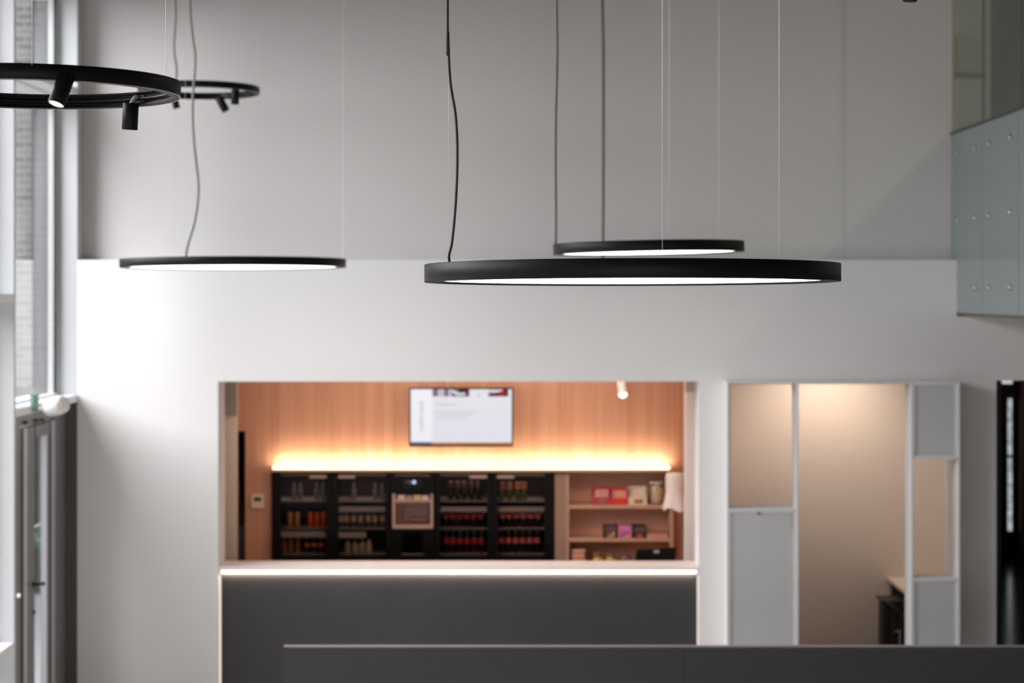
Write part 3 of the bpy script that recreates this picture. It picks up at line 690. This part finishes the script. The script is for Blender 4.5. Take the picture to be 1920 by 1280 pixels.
def onshelf(name, cat, label, px0, px1, h_px, shelf_py, dd, mats, kind='box'):
    d = dF+dd; z0 = zrow(shelf_py)+.001; x0, x1 = PX(px0, d), PX(px1, d); hgt = h_px*d/F; y0 = d-CAMD
    s = thing(name, label, cat, ((x0+x1)/2, y0+.05, z0))
    if kind == 'box':        # display carton: cut out front, low front lip
        t = .004; D = .11
        bm = NB(); box(bm, x0, x1, y0, y0+t, z0, z0+hgt*.45); box(bm, x0, x0+t, y0+t, y0+D, z0, z0+hgt); box(bm, x1-t, x1, y0+t, y0+D, z0, z0+hgt)
        box(bm, x0+t, x1-t, y0+D-t, y0+D, z0, z0+hgt); box(bm, x0+t, x1-t, y0+t, y0+D-t, z0, z0+t)
        link('carton', bm, mats[0], s)
        nb = 4
        for i in range(nb):
            w = (x1-x0-.02)/nb
            bm = NB(); M = Matrix.Translation((x0+.01+w*(i+.5), y0+.05, z0+hgt*.48)) @ Matrix.Rotation(math.radians(random.uniform(-7, 7)), 4, 'Y') @ Matrix.Rotation(math.radians(-8), 4, 'X')
            rbox(bm, M, w*.92, .03, hgt*.82, .004); link('snack_packet', bm, mats[1], s)
        if len(mats) > 2:
            bm = NB(); box(bm, x0+(x1-x0)*.3, x0+(x1-x0)*.78, y0-.002, y0, z0+hgt*.08, z0+hgt*.30, .0008); link('front_logo', bm, mats[2], s)
        if len(mats) > 3:
            bm = NB(); lathe(bm, [(.013, 0), (.013, .002)], Vector((x0+(x1-x0)*.72, y0-.002, z0+hgt*.36)), 14, (0, -1, 0)); link('price_sticker', bm, mats[3], s)
    return s
R_pk = mat('pink_red_wrap', (0.68, 0.32, 0.28), .5, var=.5, scale=45)
M_lime = mat('lime_sticker', (0.45, 0.58, 0.05), .5)
onshelf('snack_box', 'box', 'crimson snack display box with grey logo, leftmost on the upper shelf', 1111, 1144, 31, 947, .03, [mat('crimson_card', (0.50, 0.02, 0.07), .5), R_pk, mat('logo_greyred', (0.24, 0.13, 0.15), .5)])
onshelf('snack_box', 'box', 'bright red snack display box in the middle of the upper shelf', 1144.5, 1178, 29, 947, .03, [mat('red_card', (0.62, 0.03, 0.03), .5), mat('pale_red_wrap', (0.80, 0.32, 0.24), .5, var=.4, scale=45)])
onshelf('snack_box', 'box', 'cream snack box with brown logo and lime sticker on the upper shelf', 1179, 1213, 33, 947, .03, [mat('cream_card', (0.72, 0.62, 0.50), .5), mat('cream_wrap', (0.78, 0.66, 0.52), .5, var=.2, scale=45), mat('brown_logo', (0.36, 0.10, 0.06), .5), M_lime])
# jar of sweets
def jar(px, py0, shelf_py, dd, wpx, label, glassm, fill, lidm, hfill=.8, sticker=False):
    d = dF+dd; z0 = zrow(shelf_py)+.001; r = wpx/2*d/F; hgt = py0*d/F; c = Vector((PX(px, d), d-CAMD+r, z0))
    s = thing('sweet_jar', label, 'jar', c)
    bm = NB(); lathe(bm, [(r*.85, 0), (r, hgt*.06), (r, hgt*.78), (r*.8, hgt*.88), (r*.8, hgt*.9)], c, 24); link('jar_body', bm, glassm, s, True)
    bm = NB(); lathe(bm, [(r*.8, .004), (r*.93, hgt*.08), (r*.93, hgt*hfill*.9), (r*.4, hgt*hfill)], c, 24); link('sweets', bm, fill, s, True)
    bm = NB(); lathe(bm, [(r*.88, hgt*.88), (r*.9, hgt*.9), (r*.9, hgt*.99), (r*.84, hgt)], c, 24); link('lid', bm, lidm, s, True)
    if sticker:
        bm = NB(); lathe(bm, [(.013, 0), (.013, .002)], c+Vector((.01, -r-.003, hgt*.8)), 14, (0, -1, 0)); link('price_sticker', bm, M_lime, s)
    return s
jar(1232, 42, 947, .05, 30, 'round glass jar of pale sweets at the right of the upper shelf', pane_glass('jar_glass', (.9, .87, .82), 1.4, .05), mat('sweets_mix', (0.66, 0.52, 0.40), .6, var=.6, scale=50), mat('jar_lid', (0.66, 0.58, 0.50), .4), .82, True)
onshelf('snack_box', 'box', 'dark brown snack box with lime sticker on the lower shelf', 1131, 1158, 23, 1009, .03, [mat('dkbrown_card', (0.05, 0.012, 0.015), .5), mat('dark_wrap', (0.16, 0.05, 0.05), .4, var=.5, scale=50), mat('pink_logo', (0.55, 0.20, 0.26), .5), M_lime])
# patterned carton
s = thing('snack_carton', 'pink and purple patterned carton between the two dark boxes', 'box', PT(1171, 1005, dF+.05)); s.location.z = zrow(1009)+.001
d = dF+.03
bm = NB(); z0 = s.location.z; box(bm, PX(1159.5, d), PX(1184, d), d-CAMD, d-CAMD+.1, z0, z0+22*d/F, .002)
def speck(name, a, b_, c3, sc):
    m = bpy.data.materials.new(name); m.use_nodes = True; nt = m.node_tree; N = nt.nodes; L = nt.links
    tc = N.new('ShaderNodeTexCoord'); nz = N.new('ShaderNodeTexNoise'); nz.inputs['Scale'].default_value = sc; nz.inputs['Detail'].default_value = 1
    L.new(tc.outputs['Object'], nz.inputs[0]); cr = N.new('ShaderNodeValToRGB'); cr.color_ramp.interpolation = 'CONSTANT'
    e = cr.color_ramp.elements; e[0].color = a+(1,); e[1].color = b_+(1,); e[1].position = .45; x = e.new(.56); x.color = c3+(1,)
    L.new(nz.outputs['Fac'], cr.inputs[0]); L.new(cr.outputs[0], N['Principled BSDF'].inputs['Base Color']); return m
link('carton_body', bm, speck('pink_purple_pattern', (0.16, 0.10, 0.35), (0.70, 0.16, 0.42), (0.75, 0.20, 0.24), 32), s)
bm = NB(); box(bm, PX(1160, d), PX(1183.5, d), d-CAMD-.001, d-CAMD, z0+17*d/F, z0+21*d/F); link('carton_flap', bm, mat('pink_flap', (0.72, 0.22, 0.45), .5), s)
onshelf('snack_box', 'box', 'black snack box with red lettering on the lower shelf', 1185.5, 1211, 23, 1009, .03, [mat('black_card', (0.012, 0.006, 0.006), .5), mat('smoke_wrap', (0.12, 0.07, 0.07), .3, var=.5, scale=50), mat('red_logo', (0.60, 0.06, 0.03), .5)])
onshelf('snack_box', 'box', 'kraft cardboard snack tray at the right end of the lower shelf', 1213, 1252, 17, 1009, .03, [mat('kraft', (0.56, 0.34, 0.22), .7), mat('brown_wrap', (0.30, 0.13, 0.09), .6, var=.3, scale=45), mat('kraft_logo', (0.62, 0.20, 0.13), .6)])
# things on the lowest shelf
s = thing('biscuit_stack', 'stack of red and cream wrapped biscuits on the lowest oak shelf', 'biscuits', PT(1085, 1060, dF+.1)); s.location.z = zrow(1064)+.001
d = dF+.04; z0 = s.location.z
for i in range(7):
    bm = NB(); o_ = random.uniform(-1.5, 1.5); box(bm, PX(1072+o_, d), PX(1097+o_, d), d-CAMD, d-CAMD+.1, z0+i*.0225, z0+i*.0225+.021, .005)
    link('packet', bm, mat('packet_red', (0.62, 0.20, 0.14), .5, var=.4, scale=60) if i % 2 else mat('packet_cream', (0.70, 0.45, 0.34), .5, var=.3, scale=60), s)
for i, px in enumerate((1122, 1146, 1174)):
    jar(px, 24, 1064, .06, 22, 'small glass jar with yellow sweets on the lowest shelf, ' + ('leftmost', 'middle', 'rightmost')[i], pane_glass('jar_glass_s%d' % i, (.9, .85, .8), 1.4, .05), mat('yellow_sweets', (0.75, 0.50, 0.10), .6, var=.4, scale=40) if i < 2 else mat('brown_sweets', (0.30, 0.15, 0.10), .6, var=.4, scale=40), mat('brown_lid', (0.22, 0.13, 0.10), .4), .7)

# white fabric cover hanging on the right
s = thing('hanging_cover', 'white fabric cover with ruffled hem hanging by the right hatch side', 'cover', PT(1264, 890, 17.0))
bm = NB(); n_ = 48; rings = []; dcv = 16.95
ctr = PT(1267, 886, dcv)
for j in range(15):
    v = j/14; py = 886+68*v
    for_r = []
    base = (19 if v > .04 else 16)+(5.5*max(0, v-.55)/.45)
    for i in range(n_):
        a_ = 2*PI*i/n_
        amp = max(0, v-.5)*2
        rr = (base+amp*2.2*math.sin(a_*5+1))*dcv/F
        for_r.append(bm.verts.new((ctr.x+rr*math.cos(a_), ctr.y+rr*math.sin(a_)*.8, PZ(py+(amp*3.5*math.sin(a_*4+.6) if v > .9 else 0), dcv))))
    rings.append(for_r)
for a_, b_ in zip(rings, rings[1:]):
    for i in range(n_): bm.faces.new((a_[i], a_[(i+1) % n_], b_[(i+1) % n_], b_[i]))
bm.faces.new(rings[0])
link('fabric', bm, mat('white_fabric', (0.80, 0.74, 0.72), .9, bump=.1, scale=20), s, True)
bm = NB(); tube(bm, [ctr+Vector((0, 0, -.004)), Vector((1.602, ctr.y, ctr.z-.004))], .006); link('bracket', bm, M_steel, s)

# till monitor on the counter, seen from behind
dp = 16.35
s = thing('till_monitor', 'black till monitor seen from behind at the right end of the counter', 'monitor', PT(1228, 1052, dp))
bm = NB(); vs = []
for yy in (dp-CAMD, dp-CAMD+.03):
    for (px, py) in ((1189, 1062), (1263, 1062), (1269, 1026), (1194, 1030)):
        p = PT(px, py, dp); p.y = yy-(.03 if py > 1040 else 0); vs.append(bm.verts.new(p))
for f_ in ((0, 1, 2, 3), (7, 6, 5, 4), (0, 4, 5, 1), (1, 5, 6, 2), (2, 6, 7, 3), (3, 7, 4, 0)): bm.faces.new([vs[i] for i in f_])
link('screen_housing', bm, M_blackgl, s)
bm = NB(); pbox(bm, 1226, 1236, 1031.5, 1036.5, dp-.022, .012, .002); link('logo_badge', bm, mat('badge_grey', (0.45, 0.40, 0.38), .4), s)
bm = NB(); box(bm, PX(1215, dp), PX(1245, dp), dp-CAMD+.0, dp-CAMD+.02, .95, PZ(1050, dp)); link('stand', bm, M_blackgl, s)
bm = NB(); box(bm, PX(1110, dp), PX(1280, dp), dp-CAMD-.18, dp-CAMD+.3, .90, .94); box(bm, PX(1110, dp), PX(1282, dp), dp-CAMD-.15, dp-CAMD+.28, 0, .90)
tag(link('till_cabinet', bm, M_beige), 'low beige cabinet under the till monitor behind the counter', 'cabinet')

# ------------------------------------------------------------------ white frame unit right of the hatch
du = 15.16; dep = 0.24-.002
s = thing('shelving_unit', 'white framed unit with open bays and grey closed panels', 'shelving unit', (PX(1580, du), du-CAMD+.12, 0))
bm = NB()
y0u = du-CAMD; y1u = y0u+dep
zU1, zU0 = PZ(714.5, du), 0.0
def ub(a, b, p, q): box(bm, PX(a, du), PX(b, du), y0u, y1u, PZ(q, du) if q < 1500 else 0, PZ(p, du), .002)
ub(1363, 1367, 718.5, 2000); ub(1493, 1497.5, 718.5, 2000); ub(1708, 1713, 718.5, 2000); ub(1796, 1800.5, 718.5, 2000)
ub(1363, 1800.5, 714.5, 718.5)
ub(1367, 1493, 953, 957); ub(1713, 1796, 857.5, 861); ub(1713, 1796, 1083.5, 1087.5)
link('frame', bm, M_unit, s)
for (a, b, p, q, l) in ((1367, 1493, 957, 2000, 'lower left grey door panel'), (1713, 1796, 718.5, 857.5, 'upper right grey panel'), (1713, 1796, 1087.5, 2000, 'lower right grey panel')):
    bm = NB(); zz0 = 0.01 if q > 1500 else PZ(q, du)
    f1, f2 = PX(a, du), PX(b, du); t_ = .016
    box(bm, f1, f1+t_, y0u+.004, y0u+.02, zz0, PZ(p, du)); box(bm, f2-t_, f2, y0u+.004, y0u+.02, zz0, PZ(p, du))
    box(bm, f1+t_, f2-t_, y0u+.004, y0u+.02, PZ(p, du)-t_, PZ(p, du)); box(bm, f1+t_, f2-t_, y0u+.004, y0u+.02, zz0, zz0+t_)
    dpn = link('door', bm, M_unit, s); dpn['label'] = l
    bm = NB(); box(bm, f1+t_, f2-t_, y0u+.012, y0u+.022, zz0+t_, PZ(p, du)-t_); link('panel', bm, M_unitp, dpn)
    if a == 1367:
        bm = NB(); lathe(bm, [(.011, 0), (.011, .008)], PT(1423, 962, du)+Vector((0, .004, 0)), 16, (0, -1, 0)); link('lock', bm, mat('lock_dark', (.06, .06, .05), .4), dpn)
        for (x, yy) in ((1484.5, 966.5), (1485, 975), (1486, 982), (1486, 989)):
            bm = NB(); lathe(bm, [(.009, 0), (.010, .002)], PT(x, yy, du)+Vector((0, .012, 0)), 12, (0, -1, 0)); link('sticker', bm, mat('ochre_sticker', (.52, .40, .18), .5), dpn)
# room behind
dB = 17.2; yB = dB-CAMD; xr = PX(1773, dB)
bm = NB(); box(bm, 1.72, xr, yB, yB+.1, 0, 3.05); struct('wall_room', bm, mat('cream_paint', (0.70, 0.62, 0.57), .85, var=.015, scale=2))
bm = NB(); box(bm, xr, xr+.08, T, yB+.1, 0, 3.05); struct('wall_room_right', bm, M_wall)
bm = NB(); box(bm, 1.665, 1.72, T+.001, yB+.1, 0, 3.05); struct('wall_room_left', bm, M_beige)
bm = NB(); box(bm, 1.665, xr+.08, T, yB+.1, 3.05, 3.15); struct('ceiling_room', bm, M_wall)
s = thing('ceiling_spotlight', 'spotlight on the ceiling that lights the cream wall behind the frame unit', 'spotlight', (2.72, 0.98, 3.05))
bm = NB(); lathe(bm, [(.035, 2.95), (.035, 3.049)], Vector((2.72, 0.98, 0)), 20); link('housing', bm, M_white, s, True)
bm = NB(); box(bm, 1.72, xr, T, yB, 0, .006); struct('floor_room', bm, mat('room_floor', (.05, .045, .042), .6))
# desk against the right wall
zD = PZ(1081, dB)
s = thing('side_desk', 'pale desk corner against the cream wall behind the frame unit', 'desk', (3.6, 1.4, 0))
bm = NB(); box(bm, PX(1663, dB), xr-.002, .75, yB-.002, zD-.035, zD, .003); link('desk_top', bm, mat('desk_white', (.76, .68, .62), .4), s)
bm = NB(); box(bm, xr-.03, xr-.004, .78, yB-.03, 0, zD-.035); link('desk_side', bm, M_beige, s)
bm = NB(); box(bm, PX(1663, dB)+.04, xr-.03, yB-.03, yB-.004, .35, zD-.035); link('desk_back', bm, mat('desk_dark', (.12, .10, .09), .6), s)
# black trolley under the desk
dt2 = 16.45
s = thing('waste_trolley', 'black slatted trolley standing under the pale desk', 'trolley', PT(1690, 1230, dt2)); s.location.z = 0
a0, a1 = PX(1655, dt2), PX(1730, dt2); zt_ = PZ(1126, dt2); yt = dt2-CAMD
bm = NB(); box(bm, a0+.02, a1, yt+.02, yt+.3, .06, zt_-.03); link('bin_body', bm, mat('bin_black', (.010, .008, .008), .5), s)
bm = NB()
for x in (a0, a0+.075, a0+.15, a1-.03): box(bm, x, x+.028, yt, yt+.025, .02, zt_-.01, .002)
link('slats', bm, mat('bin_brown', (.022, .016, .014), .45), s)
bm = NB(); tube(bm, [PT(1656, 1124, dt2)+Vector((0, .02, 0)), PT(1672, 1134, dt2)+Vector((0, -.01, 0)), PT(1694, 1155, dt2)+Vector((0, -.05, 0))], .012); link('top_handle', bm, mat('handle_brown', (.07, .035, .025), .4), s, True)
bm = NB(); box(bm, a0, a1, yt-.0, yt+.3, zt_-.02, zt_, .004); link('rim', bm, mat('bin_black', (.01, .01, .01), .5), s)
bm = NB(); tube(bm, smooth_path([PT(1678, 1184, dt2)+Vector((0, -.01, 0)), PT(1684, 1181, dt2)+Vector((0, -.02, 0)), PT(1686, 1188, dt2)+Vector((0, -.02, 0)), PT(1684, 1240, dt2)+Vector((0, -.02, 0))]), .008); link('front_rod', bm, M_steel, s, True)
for x in (a0+.04, a1-.05):
    bm = NB(); lathe(bm, [(.028, -.012), (.03, 0), (.028, .012)], Vector((x, yt+.06, .03)), 14, (1, 0, 0)); link('wheel', bm, M_black, s, True)

# ------------------------------------------------------------------ dark corridor at far right
dE = 24.5; yE = dE-CAMD; xc0 = xr+.085
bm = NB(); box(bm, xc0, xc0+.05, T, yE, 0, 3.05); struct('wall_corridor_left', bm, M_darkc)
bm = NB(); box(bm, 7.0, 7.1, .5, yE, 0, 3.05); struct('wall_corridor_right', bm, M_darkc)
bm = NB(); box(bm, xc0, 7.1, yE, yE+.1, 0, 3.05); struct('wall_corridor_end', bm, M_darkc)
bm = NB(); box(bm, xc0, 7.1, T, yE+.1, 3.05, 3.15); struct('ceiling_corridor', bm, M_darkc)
bm = NB(); box(bm, xc0+.05, 7.0, T, yE, 0, .006); struct('floor_corridor', bm, mat('corridor_floor', (.022, .019, .015), .16, spec=.6, var=.3, scale=6))
M_slit = speck('frosted_daylight', (.30, .31, .32), (.45, .47, .48), (.55, .58, .60), 14)
nt = M_slit.node_tree; p_ = nt.nodes['Principled BSDF']; nt.links.new([n for n in nt.nodes if n.type == 'VALTORGB'][0].outputs[0], p_.inputs['Emission Color']); p_.inputs['Emission Strength'].default_value = .9
bm = NB(); pbox(bm, 1889.5, 1898, 747, 852, dE-.02, .02); pbox(bm, 1889.5, 1898, 858, 995, dE-.02, .02); o = struct('window_70', bm, M_slit)
bm = NB(); pbox(bm, 1886.5, 1889.5, 740, 1056, dE-.03, .03); pbox(bm, 1898, 1901, 740, 1056, dE-.03, .03); link('window_frame', bm, M_darkc, o)
bm = NB(); pbox(bm, 1914, 1975, 700, 1054, dE-.3, .06); tag(link('wooden_panel', bm, mat('dim_wood', (.30, .17, .10), .5, emit=0)), 'brown wooden panel deep in the dark corridor', 'panel')
light('corridor_light', 'POINT', (6.4, 6.5, 2.7), (0, 0, 0), 2.0, (1, .8, .6), .1)
s = thing('exit_sign', 'small white lit sign hanging at the top of the dark corridor', 'sign', PT(1890, 711, 17))
bm = NB(); pbox(bm, 1880, 1898.5, 705, 719.5, 17, .03, .002); link('sign_face', bm, emis('sign_glow', (.50, .54, .57), 1.0), s)
bm = NB(); box(bm, PX(1889, 17)-.005, PX(1889, 17)+.005, 17-CAMD+.01, 17-CAMD+.02, PZ(705, 17), 3.05); link('sign_bracket', bm, M_black, s)

# ------------------------------------------------------------------ dark parapet in the foreground
dL = 12.0; yL = dL-CAMD; zL = PZ(1213, dL)
s = thing('parapet', 'dark grey low parapet wall running along the bottom right', 'low wall', (PX(1200, dL), yL, 0))
xa, xb, xm = PX(532, dL), 6.5, PX(1282, dL)
bm = NB(); box(bm, xa, xm-.003, yL, yL+.045, 0, zL); link('panel', bm, M_part, s)
bm = NB(); box(bm, xm+.003, xb, yL, yL+.045, 0, zL); link('panel', bm, M_part, s)
bm = NB(); box(bm, xm-.003, xm+.003, yL+.004, yL+.04, 0, zL); link('joint', bm, M_gasket, s)
bm = NB(); box(bm, xa, xb, yL-.002, yL+.047, zL, zL+.006, .002); link('top_trim', bm, M_parttop, s)

# ------------------------------------------------------------------ pendant lamps
def disc_lamp(px, py, hw, hpx, hgt, label, tilt, roll, cable, wires, cm, cr=.0045, wr=.0007):
    d = hgt*F/hpx; R = hw*d/F
    c = PT(px, py, d)     # centre of the bottom rim plane
    s = thing('disc_pendant_lamp', label, 'pendant lamp', c, 'black disc pendant lamps')
    M = Matrix.Translation(c) @ Matrix.Rotation(math.radians(roll), 4, 'Y') @ Matrix.Rotation(math.radians(-tilt), 4, 'X')
    w = R*.065; b = .0012
    bm = NB(); closed_lathe(bm, [(R-w, 0), (R-b, 0), (R, b), (R, hgt-b), (R-b, hgt), (R-w*.6, hgt), (R-w*.6, hgt-.006), (R-w-.003, hgt-.006), (R-w-.003, .0105), (R-w, .0105)], M, 160)
    link('rim', bm, M_black, s, True)
    def disc(r, h0, h1, name, m):
        bm = NB(); n_ = 96
        for h_ in (h0, h1): bm.faces.new([bm.verts.new(M @ Vector((r*math.cos(2*PI*i/n_), r*math.sin(2*PI*i/n_), h_))) for i in range(n_)])
        return link(name, bm, m, s)
    disc(R-w-.0005, .0062, .0095, 'diffuser', M_disc)
    disc(R*.9, hgt-.008, hgt-.006, 'top_plate', M_black)
    disc(R*.80, hgt-.005, hgt-.004, 'upper_diffuser', M_disc_up)
    # cable
    if cable:
        pts = [PT(x, y, d+dd) for (x, y, dd) in cable]
        top = pts[0].copy(); top.z = CEIL
        bm = NB(); tube(bm, smooth_path([top]+pts, 6), cr, 8); link('power_cable', bm, cm, s, True)
    for (x, y, dd) in wires:
        p = PT(x, y, d+dd); q = Vector((p.x, p.y, CEIL))
        bm = NB(); tube(bm, [q, p], wr, 6); link('suspension_wire', bm, M_wire, s)
    bm = NB(); lathe(bm, [(.06, CEIL-.03), (.06, CEIL-.001)], Vector((c.x, c.y, 0)), 24); link('ceiling_rose', bm, M_black, s)
    return d
# big one in focus: centre (1184, 529), half width 388, rim 33 px
disc_lamp(1184, 529, 388, 33, .055, 'largest black disc pendant lamp in the middle of the hall, nearest', .85, -.09,
          [(839, -40, -.05), (840, 60, -.05), (844, 150, -.05), (854, 215, -.05), (857.5, 285, -.05), (855, 370, -.05), (848, 450, -.05), (842, 478, -.05), (843, 493, -.05)],
          [(1242, 489, -.62), (1461, 490, -.40), (841, 493, -.04)], M_cable, .0042, .0006)
disc_lamp(1216, 474.8, 179, 19.6, .055, 'small black disc pendant lamp above the largest disc lamp', .37, -1.0,
          [(1043, -40, 0), (1044, 100, 0), (1041, 250, 0), (1042, 460, 0)], [(1255, 452, -.45), (1348, 454, -.3)], M_cableg, .0085, .0008)
disc_lamp(438, 501.8, 210, 15.6, .055, 'black disc pendant lamp hanging left, before the bright wall', .64, -.28,
          [(355, -40, -.1), (360, 60, -.1), (366, 110, -.1), (361, 200, -.1), (364, 270, -.1), (372, 350, -.1), (366, 410, -.1), (352, 460, -.1), (348, 485, -.1)],
          [(325, 488, -.2), (347, 487, -.45), (560, 487, -.3)], M_cableg, .0080, .0008)
# a further one hidden behind the largest: only its cable shows
disc_lamp(1290, 519, 150, 14.6, .055, 'further disc pendant lamp hidden behind the largest one, only its cable shows', .2, 0,
          [(1129, -40, 0), (1131, 100, 0), (1131, 300, 0), (1130, 500, .0)], [], mat('mid_grey_cable', (.13, .13, .13), .5), .0110)

def ring_lamp(px, py, hw, hpx, hgt, label, cable, cm, cr, spots, wires):
    d = hgt*F/hpx; R = hw*d/F; c = PT(px, py, d)
    s = thing('ring_pendant_lamp', label, 'pendant lamp', c, 'black ring pendant lamps with spotlights')
    M = Matrix.Translation(c)
    w = .030; t = .004
    prof = [(R-w, 0), (R-.001, 0), (R, .001), (R, hgt-.001), (R-.001, hgt), (R-w, hgt), (R-w, hgt-t), (R-w*.45, hgt-t-.002), (R-w*.45, hgt*.62), (R-w*.8, hgt*.60), (R-w*.8, hgt*.42), (R-w*.45, hgt*.40), (R-w*.45, t+.002), (R-w, t)]
    bm = NB(); closed_lathe(bm, prof, M, 200); link('ring', bm, M_black, s, True)
    bm = NB(); closed_lathe(bm, [(R-.0045, -.0012), (R-.0005, -.0012), (R-.0005, .0002), (R-.0045, .0002)], M, 200)
    link('edge_trim', bm, mat('rose_edge', (.50, .33, .30), .35, metal=.3), s, True)
    for (tx, ty, bx, by, dd, ty_tilt, dia, glow) in spots:
        a = PT(tx, ty, d+dd); L_ = math.hypot(tx-bx, ty-by)*(d+dd)/F/math.cos(math.radians(ty_tilt))
        b = PT(bx, by, d+dd); b.y = a.y-L_*math.sin(math.radians(ty_tilt))
        ax = (b-a).normalized(); r = dia/2*(d+dd)/F; Ln = (b-a).length
        bm = NB(); lathe(bm, [(r*.9, 0), (r, .002), (r, Ln-.001), (r*.97, Ln), (r*.9, Ln), (r*.88, Ln-.006)], a, 40, ax)
        sp = link('spot_head', bm, M_black, s, True)
        bm = NB(); lathe(bm, [(r*.88, Ln-.005), (r*.88, Ln-.003)], a, 32, ax); link('lens', bm, M_lens if glow else M_blackgl, sp)
        # small arm from the head up to the nearest point of the ring
        v = Vector((a.x-c.x, a.y-c.y)); v = v.normalized()*(R-.012); q = Vector((c.x+v.x, c.y+v.y, c.z+hgt*.5))
        bm = NB(); m_ = (q+a)/2+Vector((0, 0, .012)); tube(bm, smooth_path([q, m_, a+ax*.004], 5), .006, 8); link('arm', bm, M_alu if not glow else M_black, sp, True)
        bm = NB(); rbox(bm, Matrix.Translation(q) @ Matrix.Rotation(math.atan2(v.y, v.x), 4, 'Z'), .014, .06, hgt*.55, .002); link('adapter', bm, M_black, sp)
    if cable:
        pts = [PT(x, y, d+dd) for (x, y, dd) in cable]; top = pts[0].copy(); top.z = CEIL
        bm = NB(); tube(bm, smooth_path([top]+pts, 6), cr, 8); link('power_cable', bm, cm, s, True)
    for (x, y, dd) in wires:
        p = PT(x, y, d+dd); bm = NB(); tube(bm, [Vector((p.x, p.y, CEIL)), p], .0007, 6); link('suspension_wire', bm, M_wire, s)
    return d
# (top x, top y, bottom x, bottom y, depth offset, tilt to camera, diameter px, glowing)
ring_lamp(60, 178, 275, 27.5, .042, 'large black ring pendant lamp cut by the left edge with two spotlights', None, M_cable, .004,
          [(125.5, 141, 110, 198, -.365, 19, 32, True), (245.5, 193, 242.5, 243, .30, -3, 29.5, False), (-120, 150, -126, 200, -.3, 5, 30, False)], [(60, 122, -.42), (-160, 150, .2), (311, 140, .1)])
ring_lamp(373, 175, 113, 12.2, .046, 'small black ring pendant lamp behind the large ring lamp', [(328, -40, -.1), (329, 30, -.1), (326, 90, -.1), (331, 130, -.1), (329, 155, -.1)], M_cableg, .0080,
          [(324, 176, 331, 203, .1, -8, 13.5, False), (410, 183, 424, 208, .25, 0, 15, False), (441.5, 163, 440.5, 195.5, -.1, 0, 15, False)], [(344, 154, -.2), (484, 165, 0)])

# another spotlight peeping in at the top edge
d = 6.2
s = thing('ceiling_spotlight', 'black cylinder spotlight peeping in at the top right edge', 'spotlight', PT(1706, -60, d))
a = PT(1709, -60, d); b = PT(1706, 3, d)
ax = (b-a).normalized(); Ln = (b-a).length
bm = NB(); lathe(bm, [(.022, 0), (.0235, .002), (.0235, Ln-.001), (.021, Ln)], a, 32, ax); link('spot_head', bm, M_black, s, True)
bm = NB(); tube(bm, [a, Vector((a.x, a.y, CEIL))], .005); link('stem', bm, M_black, s)
